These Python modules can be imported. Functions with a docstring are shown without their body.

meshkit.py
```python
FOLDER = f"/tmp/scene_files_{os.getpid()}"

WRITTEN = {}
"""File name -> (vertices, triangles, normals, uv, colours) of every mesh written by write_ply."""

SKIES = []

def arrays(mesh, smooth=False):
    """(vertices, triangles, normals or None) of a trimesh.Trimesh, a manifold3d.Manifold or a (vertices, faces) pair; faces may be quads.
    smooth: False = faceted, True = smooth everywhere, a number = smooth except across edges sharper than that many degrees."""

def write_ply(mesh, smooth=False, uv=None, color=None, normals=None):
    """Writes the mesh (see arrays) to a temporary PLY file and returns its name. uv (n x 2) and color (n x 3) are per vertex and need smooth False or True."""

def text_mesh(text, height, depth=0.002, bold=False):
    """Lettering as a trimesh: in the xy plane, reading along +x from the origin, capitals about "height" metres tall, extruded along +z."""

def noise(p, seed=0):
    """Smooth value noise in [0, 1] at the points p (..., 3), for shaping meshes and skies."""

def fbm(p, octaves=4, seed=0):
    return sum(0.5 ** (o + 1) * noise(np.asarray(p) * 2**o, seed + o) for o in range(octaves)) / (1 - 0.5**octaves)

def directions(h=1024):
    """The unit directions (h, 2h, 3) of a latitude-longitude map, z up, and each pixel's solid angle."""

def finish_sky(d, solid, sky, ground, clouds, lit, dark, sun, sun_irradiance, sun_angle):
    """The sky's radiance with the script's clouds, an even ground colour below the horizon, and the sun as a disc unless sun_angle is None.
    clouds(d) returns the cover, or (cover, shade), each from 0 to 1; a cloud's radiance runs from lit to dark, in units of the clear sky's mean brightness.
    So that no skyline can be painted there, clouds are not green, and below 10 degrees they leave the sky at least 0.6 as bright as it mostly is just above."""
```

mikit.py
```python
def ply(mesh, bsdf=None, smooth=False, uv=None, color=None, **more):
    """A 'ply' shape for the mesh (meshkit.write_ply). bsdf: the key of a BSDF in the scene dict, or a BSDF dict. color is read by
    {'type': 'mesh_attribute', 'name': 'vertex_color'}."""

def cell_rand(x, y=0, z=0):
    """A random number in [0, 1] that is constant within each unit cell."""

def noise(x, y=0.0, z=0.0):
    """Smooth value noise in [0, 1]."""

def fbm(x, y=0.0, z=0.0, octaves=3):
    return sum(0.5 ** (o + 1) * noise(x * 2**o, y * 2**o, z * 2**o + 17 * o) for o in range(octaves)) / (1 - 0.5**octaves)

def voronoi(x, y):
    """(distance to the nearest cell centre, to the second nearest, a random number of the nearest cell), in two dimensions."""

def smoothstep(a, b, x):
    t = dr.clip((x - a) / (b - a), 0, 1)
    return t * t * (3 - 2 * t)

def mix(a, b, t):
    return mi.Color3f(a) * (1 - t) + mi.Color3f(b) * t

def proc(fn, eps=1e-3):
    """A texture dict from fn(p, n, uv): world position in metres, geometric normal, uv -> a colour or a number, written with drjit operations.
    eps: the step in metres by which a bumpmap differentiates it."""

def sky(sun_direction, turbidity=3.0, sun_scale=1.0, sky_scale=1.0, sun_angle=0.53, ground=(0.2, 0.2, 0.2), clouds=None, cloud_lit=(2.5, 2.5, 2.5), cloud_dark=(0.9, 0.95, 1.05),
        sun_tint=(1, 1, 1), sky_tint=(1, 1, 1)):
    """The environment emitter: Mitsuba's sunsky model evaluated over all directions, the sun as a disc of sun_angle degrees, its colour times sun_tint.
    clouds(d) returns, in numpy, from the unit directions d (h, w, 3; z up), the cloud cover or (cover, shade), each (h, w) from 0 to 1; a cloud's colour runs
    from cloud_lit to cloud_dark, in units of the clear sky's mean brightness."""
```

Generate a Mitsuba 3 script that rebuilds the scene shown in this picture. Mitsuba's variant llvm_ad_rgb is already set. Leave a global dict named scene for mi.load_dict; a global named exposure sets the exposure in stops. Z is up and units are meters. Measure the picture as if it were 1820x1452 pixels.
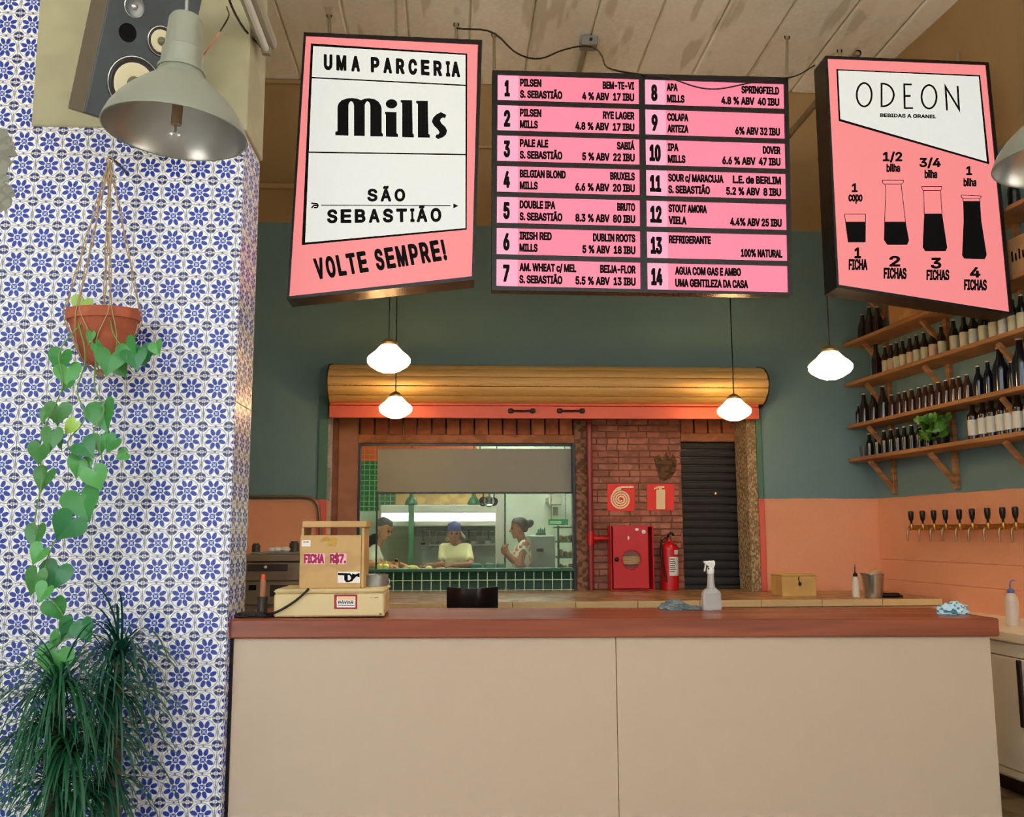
import math, random, numpy as np, trimesh, drjit as dr, mitsuba as mi, mikit, meshkit
import manifold3d as m3
from shapely.geometry import Polygon, LineString, Point, box as sbox
from shapely import affinity
from shapely.ops import unary_union
from mikit import fbm, noise, voronoi, cell_rand, smoothstep, mix

random.seed(7); RNG = np.random.default_rng(11)
T = mi.ScalarTransform4f
scene, labels = {}, {}

# ------------------------------------------------------------------ camera, sky, exposure
FOC = 1650.0
EYE = np.array([0, 0, 1.54])
ROLL, VX, VY = 0.0045, 805.0, 949.0                    # camera roll and the vanishing point of the depth direction
_dy = np.array([VX - 910, VY - 726, FOC]); _dy /= np.linalg.norm(_dy)
_z0 = np.array([math.sin(ROLL), -math.cos(ROLL), 0]); _zc = _z0 - _z0 @ _dy * _dy; _zc /= np.linalg.norm(_zc)
CB = np.stack([np.cross(_dy, _zc), _dy, _zc], 1)          # rows: camera right, down, forward in world axes
exposure = 0.0
scene['camera'] = {'type': 'perspective', 'fov': 2 * math.degrees(math.atan(910 / FOC)), 'fov_axis': 'x', 'near_clip': 0.02, 'far_clip': 500.0,
                   'to_world': T().look_at(origin=EYE.tolist(), target=(EYE + CB[2]).tolist(), up=(-CB[1]).tolist())}
SKY = 8.2
scene['sky'] = mikit.sky((0.3, 0.75, 0.6), turbidity=4.0, sun_scale=14.0, sky_scale=1.0, sky_tint=(2.2, 2.5, 3.0), ground=(0.8, 0.78, 0.73),
                         clouds=lambda d: (0.75 + 0.25 * meshkit.fbm(d * 3.0, 3), 0.3 * meshkit.fbm(d * 4.0 + 5, 3)), cloud_lit=(1.42 * SKY, 1.56 * SKY, 1.74 * SKY), cloud_dark=(0.95 * SKY, 1.06 * SKY, 1.22 * SKY))


def P(px, py, Y):
    """The point at depth Y seen at the photograph's pixel."""
    d = CB[0] * (px - 910) / FOC + CB[1] * (py - 726) / FOC + CB[2]
    return EYE + d * Y / d[1]


def Pz(px, py, z):
    d = CB[0] * (px - 910) / FOC + CB[1] * (py - 726) / FOC + CB[2]
    return EYE + d * (z - EYE[2]) / d[2]


# ------------------------------------------------------------------ helpers
def lin(c):
    c = np.asarray(c, float) / 255
    return np.where(c < 0.04045, c / 12.92, ((c + 0.055) / 1.055) ** 2.4).tolist()


def rgb(c):
    return {'type': 'rgb', 'value': lin(c)}


def mat(name, color, rough=0.5, metal=0.0, spec=0.5, two=False, bump=None, **k):
    """A principled material; color: sRGB 0-255 or fn(p, n, uv)."""
    base = mikit.proc(color) if callable(color) else rgb(color)
    d = {'type': 'principled', 'base_color': base, 'roughness': rough, 'metallic': metal, **({'specular': spec} if metal == 0 and 'eta' not in k else {}), **k}
    if bump:
        d = {'type': 'bumpmap', 'tex': mikit.proc(bump[0], eps=bump[2] if len(bump) > 2 else 1e-3), 'bsdf': d, 'scale': bump[1]}
    scene['mat_' + name] = {'type': 'twosided', 'bsdf': d} if two else d
    return 'mat_' + name


ORD = ['first', 'second', 'third', 'fourth', 'fifth', 'sixth', 'seventh', 'eighth', 'ninth', 'tenth', 'eleventh', 'twelfth', 'thirteenth', 'fourteenth', 'fifteenth', 'sixteenth', 'seventeenth', 'eighteenth']
_count = {}


def num(name):
    """name, then name_001, name_002 ..."""
    n = _count.get(name, -1) + 1
    _count[name] = n
    return name if n == 0 else f'{name}_{n:03d}'


def put(key, mesh, m, smooth=False, label=None, kind=None, **more):
    k = num(key)
    scene[k] = mikit.ply(mesh, m, smooth=smooth, **more)
    if label or kind:
        labels.setdefault(k, {}).update({**({'label': label} if label else {}), **({'kind': kind} if kind else {})})
    return k


def thing(name, label, cat=None, group=None, kind=None):
    k = num(name)
    labels[k] = {'label': label, **({'category': cat} if cat else {}), **({'group': group} if group else {}), **({'kind': kind} if kind else {})}
    return k


def one(name, mesh, m, label, cat, smooth=False, group=None, kind=None):
    k = thing(name, label, cat, group, kind)
    scene[k] = mikit.ply(mesh, m, smooth=smooth)
    return k


def cat(*ms):
    return trimesh.util.concatenate([m for m in ms])


def box(x0, x1, y0, y1, z0, z1, b=0.0):
    x0, x1, y0, y1, z0, z1 = min(x0, x1), max(x0, x1), min(y0, y1), max(y0, y1), min(z0, z1), max(z0, z1)
    if b <= 0:
        m = trimesh.creation.box((x1 - x0, y1 - y0, z1 - z0)); m.apply_translation(((x0 + x1) / 2, (y0 + y1) / 2, (z0 + z1) / 2))
        return m
    b = min(b, (x1 - x0) * .45, (y1 - y0) * .45, (z1 - z0) * .45)
    v = []
    for X, dx in ((x0, b), (x1, -b)):
        for Y, dy in ((y0, b), (y1, -b)):
            for Z, dz in ((z0, b), (z1, -b)):
                v += [(X + dx, Y + dy, Z), (X + dx, Y, Z + dz), (X, Y + dy, Z + dz)]
    return trimesh.convex.convex_hull(np.array(v))


def hull(pts):
    return trimesh.convex.convex_hull(np.asarray(pts, float))


def xf(m, M):
    m = m.copy(); m.apply_transform(M); return m


def frame(o, x, y, z):
    M = np.eye(4); M[:3, 0], M[:3, 1], M[:3, 2], M[:3, 3] = x, y, z, o
    return M


def mv(m, x=0, y=0, z=0, rz=0.0, rx=0.0, ry=0.0):
    M = trimesh.transformations.euler_matrix(rx, ry, rz); M[:3, 3] = (x, y, z)
    return xf(m, M)


def lathe(prof, n=24, cap=True):
    """Revolves (r, z) points about z."""
    prof = [(max(r, 1e-5), z) for r, z in prof]
    a = np.arange(n) * 2 * np.pi / n
    v = np.concatenate([[(r * c, r * s, z) for c, s in zip(np.cos(a), np.sin(a))] for r, z in prof])
    f = []
    for i in range(len(prof) - 1):
        for j in range(n):
            k = (j + 1) % n
            f += [(i * n + j, i * n + k, (i + 1) * n + k), (i * n + j, (i + 1) * n + k, (i + 1) * n + j)]
    m = trimesh.Trimesh(v, f, process=False)
    if prof[0][1] > prof[-1][1]:
        m.invert()
    return m


def tube(pts, r, n=8):
    """A round tube along the points, r one radius or one per point."""
    p = np.asarray(pts, float); r = np.broadcast_to(r, len(p))
    t = np.gradient(p, axis=0); t /= np.linalg.norm(t, axis=1, keepdims=True) + 1e-12
    u = np.cross(t[0], [0.3, 0.2, 0.93]); u /= np.linalg.norm(u)
    rings = []
    a = np.arange(n) * 2 * np.pi / n
    for i in range(len(p)):
        u = u - u @ t[i] * t[i]; u /= np.linalg.norm(u); w = np.cross(t[i], u)
        rings.append(p[i] + r[i] * (np.cos(a)[:, None] * u + np.sin(a)[:, None] * w))
    v = np.concatenate(rings + [p[:1], p[-1:]]); f = []
    for i in range(len(p) - 1):
        for j in range(n):
            k = (j + 1) % n
            f += [(i * n + j, i * n + k, (i + 1) * n + k), (i * n + j, (i + 1) * n + k, (i + 1) * n + j)]
    A, Bn = len(p) * n, len(p) * n + 1
    for j in range(n):
        k = (j + 1) % n
        f += [(A, k, j), (Bn, (len(p) - 1) * n + j, (len(p) - 1) * n + k)]
    return trimesh.Trimesh(v, f, process=False)


def spline(pts, n=24):
    from scipy.interpolate import CubicSpline
    p = np.asarray(pts, float); t = np.r_[0, np.cumsum(np.linalg.norm(np.diff(p, axis=0), axis=1))]
    return CubicSpline(t, p)(np.linspace(0, t[-1], n))


def prism(poly, d):
    """Extrudes a shapely polygon (or several) by d along +z."""
    return cat(*[trimesh.creation.extrude_polygon(g, d, engine='earcut') for g in getattr(poly, 'geoms', [poly]) if g.area > 1e-9])


def ball(r=1.0, sub=2):
    return trimesh.creation.icosphere(subdivisions=sub, radius=r)


def torus(R, r, n=28, k=8):
    a = np.linspace(0, 2 * np.pi, n + 1)
    return tube(np.c_[R * np.cos(a), R * np.sin(a), a * 0], r, k)


def FY(Y):
    """Frame of a wall-like plane at depth Y facing the camera: local x right, y up, z towards the camera."""
    return frame((0, Y, 0), (1, 0, 0), (0, 0, 1), (0, -1, 0))


def loc(px, py, Y):
    p = P(px, py, Y); return np.array([p[0], p[2]])


def polypx(pts, Y, f=(1, 1, 0, 0)):
    """A polygon in the plane at depth Y from pixels (x * f0 + f2, y * f1 + f3)."""
    return Polygon([loc(x * f[0] + f[2], y * f[1] + f[3], Y) for x, y in pts])


def flat(poly, Y, d, proud=0.0):
    """A plate of thickness d with its back proud metres in front of depth Y."""
    return xf(prism(poly, d), FY(Y - proud))


_text = {}


def text(s, L, R, Tp, Y, proud=0.0, d=0.0015, w=0.028):
    """Lettering on the plane at depth Y: from baseline-left L to baseline-right R, capitals reaching Tp (pixels)."""
    return text2(s, loc(*L, Y), loc(*R, Y), loc(*Tp, Y), FY(Y - proud), d, w)


def text2(s, l, r, t, M, d=0.0015, w=0.04):
    """Lettering between the baseline ends l and r, capitals up to t; w thickens the strokes, as a share of the height."""
    if s not in _text:
        m = meshkit.text_mesh(s, 1.0, 1.0, True); v, n = np.array(m.vertices), m.face_normals
        g = unary_union([Polygon(v[f][:, :2]) for f, q in zip(m.faces, n) if q[2] > 0.9]).buffer(0.003).simplify(0.004)
        _text[s] = g, g.bounds
    g, bd = _text[s]; l, r, t = map(np.asarray, (l, r, t))
    ex, ey = (r - l) / (bd[2] - bd[0]), t - l
    g = affinity.affine_transform(g, [ex[0], ey[0], ex[1], ey[1], *(l - ex * bd[0])])
    return xf(prism(g.buffer(w * np.linalg.norm(ey), join_style=2) if w else g, d), M)


def spaced(s, L, R, Tp, Y, proud=0.0, d=0.0015, fill=0.62, w=0.02):
    """Condensed capitals with wide gaps: every letter fills the given share of its own cell."""
    l, r, t = loc(*L, Y), loc(*R, Y), loc(*Tp, Y); wide = {'I': 0.45, '!': 0.4, ' ': 0.55, 'M': 1.18, 'S': 0.95, 'L': 0.9}
    ws = [wide.get(c, 1.0) for c in s]; ws[-1] -= (1 - fill) * ws[-1]; tot = sum(ws); x = 0.0; out = []
    for c, q in zip(s, ws):
        if c != ' ':
            f = fill if c not in 'I!' else 0.52
            a, b = l + (r - l) * x / tot, l + (r - l) * (x + (wide.get(c, 1.0) * f)) / tot
            out.append(text2(c, a, b, a + (t - l), FY(Y - proud), d, w))
        x += q
    return cat(*out)


def emit(c, k=1.0):
    return {'emitter': {'type': 'area', 'radiance': {'type': 'rgb', 'value': [x * k for x in c]}}}


def glow(key, mesh, m, c, k=1.0, **kw):
    key = put(key, mesh, m, **kw); scene[key].update(emit(c, k)); return key


# ------------------------------------------------------------------ dimensions of the place
YW, YK, YP, YC = 8.0, 8.35, 4.85, 4.9       # back wall, kitchen front, tiled wall, bar front
Z_ORANGE, Z_BLUE, Z_CEIL = 1.835, 4.267, 5.60
TP = 0.1322                               # tile pitch
TX, TZ = -1.2245, 3.4835                  # centre of the tile in the last full column, first row
XE = -1.131                               # right edge of the tiled wall
RDIR = np.array([670 - VX, 0, 0]) / FOC + [0, 1, 0]; RDIR /= np.linalg.norm(RDIR)   # direction of the right wall, deeper
CORNER = np.array([P(1560, 889, YW)[0], YW, 0])
RN = np.array([-RDIR[1], RDIR[0], 0.0])  # its normal, into the room
RF = frame(CORNER, -RDIR, RN, (0, 0, 1))  # along the wall towards the camera, out of the wall, up
OPEN = (P(583, 745, YW)[0], P(1348, 889, YW)[0])   # opening in the back wall
Z_SILL = 1.04

# ------------------------------------------------------------------ materials
def wall_paint(blue, orange, beige, grain=1.0):
    def fn(p, n, uv):
        a = fbm(p.x * 1.7, p.y * 1.7, p.z * 1.7, 4); b = noise(p.x * 60, p.y * 60, p.z * 60)
        w = 0.006 * (noise(p.x * 9 + p.y * 7, 3.0, 1.0) - 0.5)
        t = 0.90 + 0.16 * a + 0.05 * grain * (b - 0.5)
        c = mix(mi.Color3f(lin(blue)), mi.Color3f(lin(orange)), dr.select(p.z + w < Z_ORANGE, 1.0, 0.0))
        c = mix(c, mi.Color3f(lin(beige)), dr.select(p.z + w > Z_BLUE, 1.0, 0.0))
        return c * t
    return fn


def concrete(p, n, uv):
    a = fbm(p.x * 1.1, p.y * 0.7, p.z, 4); b = noise(p.x * 45, p.y * 45, p.z * 45); k = cell_rand(dr.floor(p.x / 0.5 + 0.3), 1, 2)
    peel = smoothstep(0.60, 0.63, fbm(p.x * 2.2 + 5, p.y * 2.2, p.z * 2, 5) + 0.25 * smoothstep(0.5, 0.7, noise(p.x * 0.8 + 3.0, p.y * 0.8, 7)) - 0.10)
    c = mix(mi.Color3f(lin((234, 234, 226))), mi.Color3f(lin((218, 216, 204))), smoothstep(0.35, 0.7, a)) * (0.92 + 0.12 * b + 0.07 * (k - 0.5))
    st = smoothstep(0.62, 0.75, fbm(p.x * 9, p.y * 1.5, 4.0, 3))
    return mix(mix(c, mi.Color3f(lin((168, 160, 138))), 0.5 * st), mi.Color3f(lin((232, 229, 218))), 0.7 * peel)


def tile_print(p, n, uv):
    """Blue and white azulejo: a ringed eight-petal flower in each tile, small rosettes where four tiles meet."""
    u0 = dr.select(dr.abs(n.x) > 0.7, p.y - (YP + TP * 0.45), p.x - TX) / TP; v0 = (p.z - TZ) / TP
    iu, iv = dr.floor(u0 + 0.5), dr.floor(v0 + 0.5)
    u, v = u0 - iu, v0 - iv
    wob = 0.02 * (noise(p.x * 130, p.z * 130, p.y * 130) - 0.5)
    r = dr.sqrt(u * u + v * v) + wob; th = dr.atan2(v, u)
    ph = dr.pi / 8
    q = th - ph; q = q - dr.floor(q / (dr.pi / 4) + 0.5) * (dr.pi / 4)
    # petals point at 22.5 degrees and every 45, leaning in pairs towards the axes
    petal_w = 0.084 * dr.sqrt(dr.maximum(0.0, 1 - dr.square((r - 0.282) / 0.135)))
    petal = smoothstep(0.012, -0.012, dr.abs(r * dr.sin(q)) - petal_w)
    d = dr.abs(u) + dr.abs(v); s = dr.maximum(dr.abs(u), dr.abs(v))
    core = smoothstep(0.010, -0.010, dr.abs(s - 0.075) - 0.030) * (1 - smoothstep(0.02, 0.0, dr.abs(dr.abs(u) - dr.abs(v)) - 0.006) * 0.9)
    ring = smoothstep(0.010, 0.0, dr.abs(r - 0.450) - 0.009) * (0.6 + 0.4 * noise(p.x * 190, p.z * 190, 3))
    cu, cv = dr.abs(u) - 0.5, dr.abs(v) - 0.5
    rc = dr.sqrt(cu * cu + cv * cv) + wob; tc = dr.atan2(cv, cu); qc = tc - dr.floor(tc / (dr.pi / 2)) * (dr.pi / 2) - dr.pi / 4
    ros = smoothstep(0.012, -0.012, dr.abs(rc - 0.135) - 0.050) * smoothstep(0.10, -0.05, dr.abs(qc) - 0.52)
    rosc = smoothstep(0.012, -0.008, rc - 0.035) + smoothstep(0.008, 0.0, dr.abs(rc - 0.195) - 0.005)
    eu = dr.minimum(dr.square(dr.abs(u) - 0.5) + v * v, dr.square(dr.abs(v) - 0.5) + u * u)
    dot = smoothstep(0.012, -0.006, dr.sqrt(eu) - 0.034)
    fine = smoothstep(0.006, 0.0, dr.minimum(dr.abs(cu), dr.abs(cv)) - 0.004) * smoothstep(0.45, 0.75, noise(p.x * 150, p.z * 150, 9))
    tendril = smoothstep(0.010, 0.0, dr.abs(rc - 0.30 + 0.03 * dr.sin(8 * tc)) - 0.002) * 0.12
    ink = noise(p.x * 90, p.y * 90, p.z * 90)
    blue = mix(mi.Color3f(lin((22, 38, 128))), mi.Color3f(lin((50, 74, 168))), ink)
    dark = mi.Color3f(lin((28, 42, 106)))
    tone = 0.93 + 0.10 * cell_rand(iu, iv, 5) + 0.05 * (ink - 0.5)
    c = mi.Color3f(lin((240, 240, 238))) * tone
    c = mix(c, dark, dr.clip(ring * 0.8 + tendril + fine * 0.10, 0, 0.9))
    c = mix(c, mi.Color3f(lin((170, 184, 222))), smoothstep(0.01, -0.01, s - 0.115) * 0.6)
    c = mix(c, blue, dr.clip(petal + core, 0, 1))
    c = mix(c, dark, dr.clip(ros + rosc, 0, 1))
    return mix(c, blue, dr.clip(dot, 0, 1))


def wood(c0, c1, sx, sy, sz, ring=1.0):
    a, b = mi.Color3f(lin(c0)), mi.Color3f(lin(c1))
    a0, b0 = lin(c0), lin(c1)

    def fn(p, n, uv):
        g = fbm(p.x * sx, p.y * sy, p.z * sz, 4); h = noise(p.x * sx * 5, p.y * sy * 5, p.z * sz * 5)
        return mix(mi.Color3f(a0), mi.Color3f(b0), smoothstep(0.3, 0.7, g) * 0.8 + 0.25 * (h - 0.5))
    return fn


def speckle(c0, c1, s, lo=0.4, hi=0.6, s2=None):
    a0, b0 = lin(c0), lin(c1)

    def fn(p, n, uv):
        return mix(mi.Color3f(a0), mi.Color3f(b0), smoothstep(lo, hi, fbm(p.x * s, p.y * s, p.z * (s2 or s), 4)))
    return fn


M_WALL = mat('wall_paint', wall_paint((98, 128, 130), (224, 158, 118), (150, 124, 84)), 0.7, spec=0.3)
M_CASING = mat('casing_paint', wall_paint((62, 102, 88), (206, 92, 76), (150, 124, 84)), 0.6)
M_CONC = mat('concrete', concrete, 0.9, spec=0.2)
M_TILE = mat('azulejo', tile_print, 0.32, spec=0.4)
M_GROUT = mat('grout', (186, 184, 176), 0.9)
M_PLASTER = mat('plaster', speckle((170, 166, 134), (160, 156, 126), 3), 0.8, spec=0.2)
M_TOP = mat('worktop_wood', wood((148, 78, 52), (114, 56, 38), 1.2, 14, 14), 0.32)
M_CREAM = mat('cream_laminate', (193, 172, 148), 0.45)
M_BLACK = mat('black_paint', (22, 17, 16), 0.3, spec=0.35)
M_INK = mat('ink', (9, 8, 9), 0.8, spec=0.15)
M_FLOOR = mat('floor', speckle((104, 88, 62), (78, 66, 46), 6), 0.5)
M_WHITE = mat('white', (225, 222, 212), 0.5)
M_SHELL = mat('shell', (170, 168, 160), 0.8)

# ------------------------------------------------------------------ structure: floor, ceiling, outer walls
put('floor', box(-9, 8.5, 4.95, 16, -0.2, 0), M_FLOOR, kind='structure', label='dark brown floor behind the bar, seen at the lower right corner')
put('floor_front', box(-9, 8.5, -2.9, 4.949, -0.2, 0), mat('pale_concrete_floor', speckle((190, 186, 176), (168, 164, 152), 4), 0.5), kind='structure', label='pale concrete floor in front of the bar')
# ceiling of precast slabs with open joints
pw = 0.5
k = thing('ceiling', 'pale grey-beige concrete slab ceiling with peeling paint', kind='structure')
scene[k] = mikit.ply(box(-9, 8.5, -2.9, 8.2, Z_CEIL + 0.03, Z_CEIL + 0.25), M_CONC)
for i in range(-17, 17):
    x0 = i * pw + 0.12; dz = RNG.uniform(-0.012, 0.012)
    put('ceiling__slab', box(x0 + 0.006, x0 + pw - 0.006, -2.69, YW - 0.002, Z_CEIL + dz, Z_CEIL + 0.03, 0.012), M_CONC)


def wall_xz(x0, x1, z0, z1, y0, y1, holes=()):
    s = sbox(x0, z0, x1, z1)
    for h in holes:
        s = s.difference(sbox(h[0], h[2], h[1], h[3]))
    return xf(prism(s, y1 - y0), FY(y1))


k = thing('wall_back', 'teal blue wall with an orange dado below and beige above', kind='structure')
scene[k] = mikit.ply(wall_xz(-8.9, CORNER[0] + 0.02, 0, Z_CEIL + 0.2, YW, YK - 0.02, [(OPEN[0], OPEN[1], -1, 2.95)]), M_WALL)
k = thing('wall_right', 'teal blue side wall with an orange tiled dado below the shelves', kind='structure')
scene[k] = mikit.ply(xf(box(-0.4, 5.6, -0.2, 0, 0, Z_CEIL + 0.2), RF), M_WALL)
put('wall_outer', box(-9, -8.7, -2.7, 16, 0, Z_CEIL + 0.2), M_SHELL, kind='structure')
# facade behind the camera: tall open doorways let the daylight in
put('wall_front', wall_xz(-9, 8.5, 0, Z_CEIL + 0.2, -2.9, -2.7, [(-8.4, -5.4, 2.75, 5.45), (-5.1, -2.3, -1, 5.45), (-2.0, 0.6, 2.75, 5.45), (0.8, 3.2, 2.75, 5.45), (3.4, 5.4, 2.75, 5.45)]), M_SHELL, kind='structure', label='shop front behind the viewer with tall open doorways and transom openings')

# beyond the shelves the right wall opens to the street through tall doorways
side_wall = sbox(5.6, 0, 10.9, Z_CEIL + 0.2).difference(sbox(5.9, -1, 8.2, 5.4)).difference(sbox(8.45, -1, 10.6, 5.4))
k = thing('wall_right_front', 'street side wall beside the viewer with two tall open doorways', kind='structure')
scene[k] = mikit.ply(xf(prism(side_wall, 0.2), RF @ frame((0, 0, 0), (1, 0, 0), (0, 0, 1), (0, -1, 0))), M_SHELL)
# tiled wall on the left: core, plaster patch, tiles
k = thing('wall_left', 'wall end covered in blue and white patterned tiles', kind='structure')
XL = XE - 2.2
scene[k] = mikit.ply(box(XL, XE - 0.006, YP + 0.006, YP + 0.40, 0, Z_CEIL), M_GROUT)
tile = box(-TP / 2 + 0.0012, TP / 2 - 0.0012, -0.006, 0.0, -TP / 2 + 0.0012, TP / 2 - 0.0012, 0.002)
tile_d = mikit.ply(tile, M_TILE)
side = []
zp = P(200, 228, YP)[2]                     # foot of the plaster patch
xp = P(64, 120, YP)[0]
for j in range(-16, 27):
    for i in range(-9, 2):
        cx, cz = TX + i * TP, TZ - j * TP
        if cz - TP / 2 < 0 or cz + TP / 2 > Z_CEIL or (cz - TP / 2 > zp and cx - TP / 2 > xp):
            continue
        if i == 1:                           # narrow cut tiles at the edge
            side.append(box(cx - TP / 2 + 0.0012, XE, YP, YP + 0.006, cz - TP / 2 + 0.0012, cz + TP / 2 - 0.0012, 0.002))
        elif j < -8 or j > 25:               # outside the frame
            side.append(mv(tile, cx, YP + 0.006, cz))
        else:
            scene[num('wall_left__tile')] = {**tile_d, 'to_world': T().translate([cx, YP + 0.006, cz])}
for j in range(-2, 27):
    for i in range(3):
        y0 = YP + i * TP; cz = TZ - j * TP
        if cz < TP or cz > zp:
            continue
        side.append(box(XE - 0.006, XE, y0 + 0.0012, min(y0 + TP, YP + 0.40) - 0.0012, cz - TP / 2 + 0.0012, cz + TP / 2 - 0.0012, 0.002))
put('wall_left__edge_tile', cat(*side), M_TILE, kind='stuff', label='tiles on the narrow return and cut tiles at the edge of the wall')
put('wall_left__plaster', cat(box(xp, XE + 0.012, YP - 0.012, YP + 0.41, zp, Z_CEIL, 0.006)), M_PLASTER, label='bare grey-beige plaster above the tiles')
# broken patches at the left edge
M_CHIP = mat('old_render', speckle((136, 138, 124), (122, 124, 112), 26), 0.9)
for x, y, r in ((2, 262, 26), (4, 348, 22), (-6, 300, 26)):
    c = P(x, y, YP); a = np.linspace(0, 2 * np.pi, 37)[:-1]
    rr = r / FOC * YP * (0.6 + 0.35 * np.sin(2 * a + x) ** 2 + 0.35 * RNG.random(36))
    put('wall_left__mortar_patch', flat(Polygon(np.c_[c[0] + rr * np.cos(a), c[2] + rr * 1.3 * np.sin(a)]), YP, 0.003), M_CHIP)

# ------------------------------------------------------------------ bar: worktop and cream front
def ztop(x):
    return 1.1125 - 0.0081 * (x + 1.0)        # the worktop runs slightly downhill to the right


def shear(m):
    m = m.copy(); v = np.array(m.vertices); v[:, 2] += ztop(v[:, 0]) ; m.vertices = v
    return m


WX0, WX1, WY1 = XE + 0.004, P(1776, 1098, YC)[0], 5.64
one('bar_worktop', shear(box(WX0 - 0.02, WX1, YC, WY1, -0.095, 0, 0.008)), M_TOP, 'long reddish brown wooden bar worktop', 'worktop', group=None)
k = thing('bar_counter', 'cream laminate front of the bar under the wooden worktop', 'bar counter')
bx0, bxm, bx1 = XE + 0.018, P(1097.5, 1290, YC + 0.03)[0], P(1764, 1200, YC + 0.03)[0]
for a, b in ((bx0, bxm - 0.0015), (bxm + 0.0015, bx1)):
    put(k + '__panel', shear(box(a, b, YC + 0.03, YC + 0.05, -1.09, -0.097, 0.002)), M_CREAM)
put(k + '__end_panel', shear(box(bx1 - 0.02, bx1 - 0.001, YC + 0.051, WY1 - 0.05, -1.06, -0.097)), M_CREAM)
put(k + '__carcass', shear(box(bx0, bx1 - 0.03, YC + 0.052, WY1 - 0.05, -1.06, -0.11)), M_BLACK)
put(k + '__edge_strip', shear(box(XE + 0.002, bx0 - 0.001, YC + 0.032, YC + 0.05, -1.09, -0.10)), M_BLACK, label='black edge strip at the left end')

# ------------------------------------------------------------------ hanging light boxes
PINK_B, WHITE_B, PINKN_B, PINKT_B = mat('pink_film', (120, 70, 70), 0.5), mat('white_film', (130, 130, 126), 0.5), mat('pale_pink_film', (120, 84, 96), 0.5), mat('deep_pink_film', (120, 66, 78), 0.5)
E_PINK, E_WHITE, E_MENU, E_NUM = (0.78, 0.215, 0.215), (0.60, 0.61, 0.565), (0.86, 0.205, 0.30), (0.84, 0.335, 0.47)
YS = 5.7


def lightbox(key, outer, inner, depth, Y=YS):
    """The black case: back box and raised front rim around the inner polygon."""
    o, i = polypx(outer, Y), polypx(inner, Y)
    rim = xf(prism(o.difference(i), 0.03), FY(Y + 0.03))
    put(key + '__case', cat(rim, xf(prism(o, depth - 0.03), FY(Y + depth))), M_BLACK)
    return i


C5 = (1 / 3.9565, 1 / 3.9565, 440, 0); C6 = (1 / 3.8214, 1 / 3.8214, 480, 300)


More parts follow.
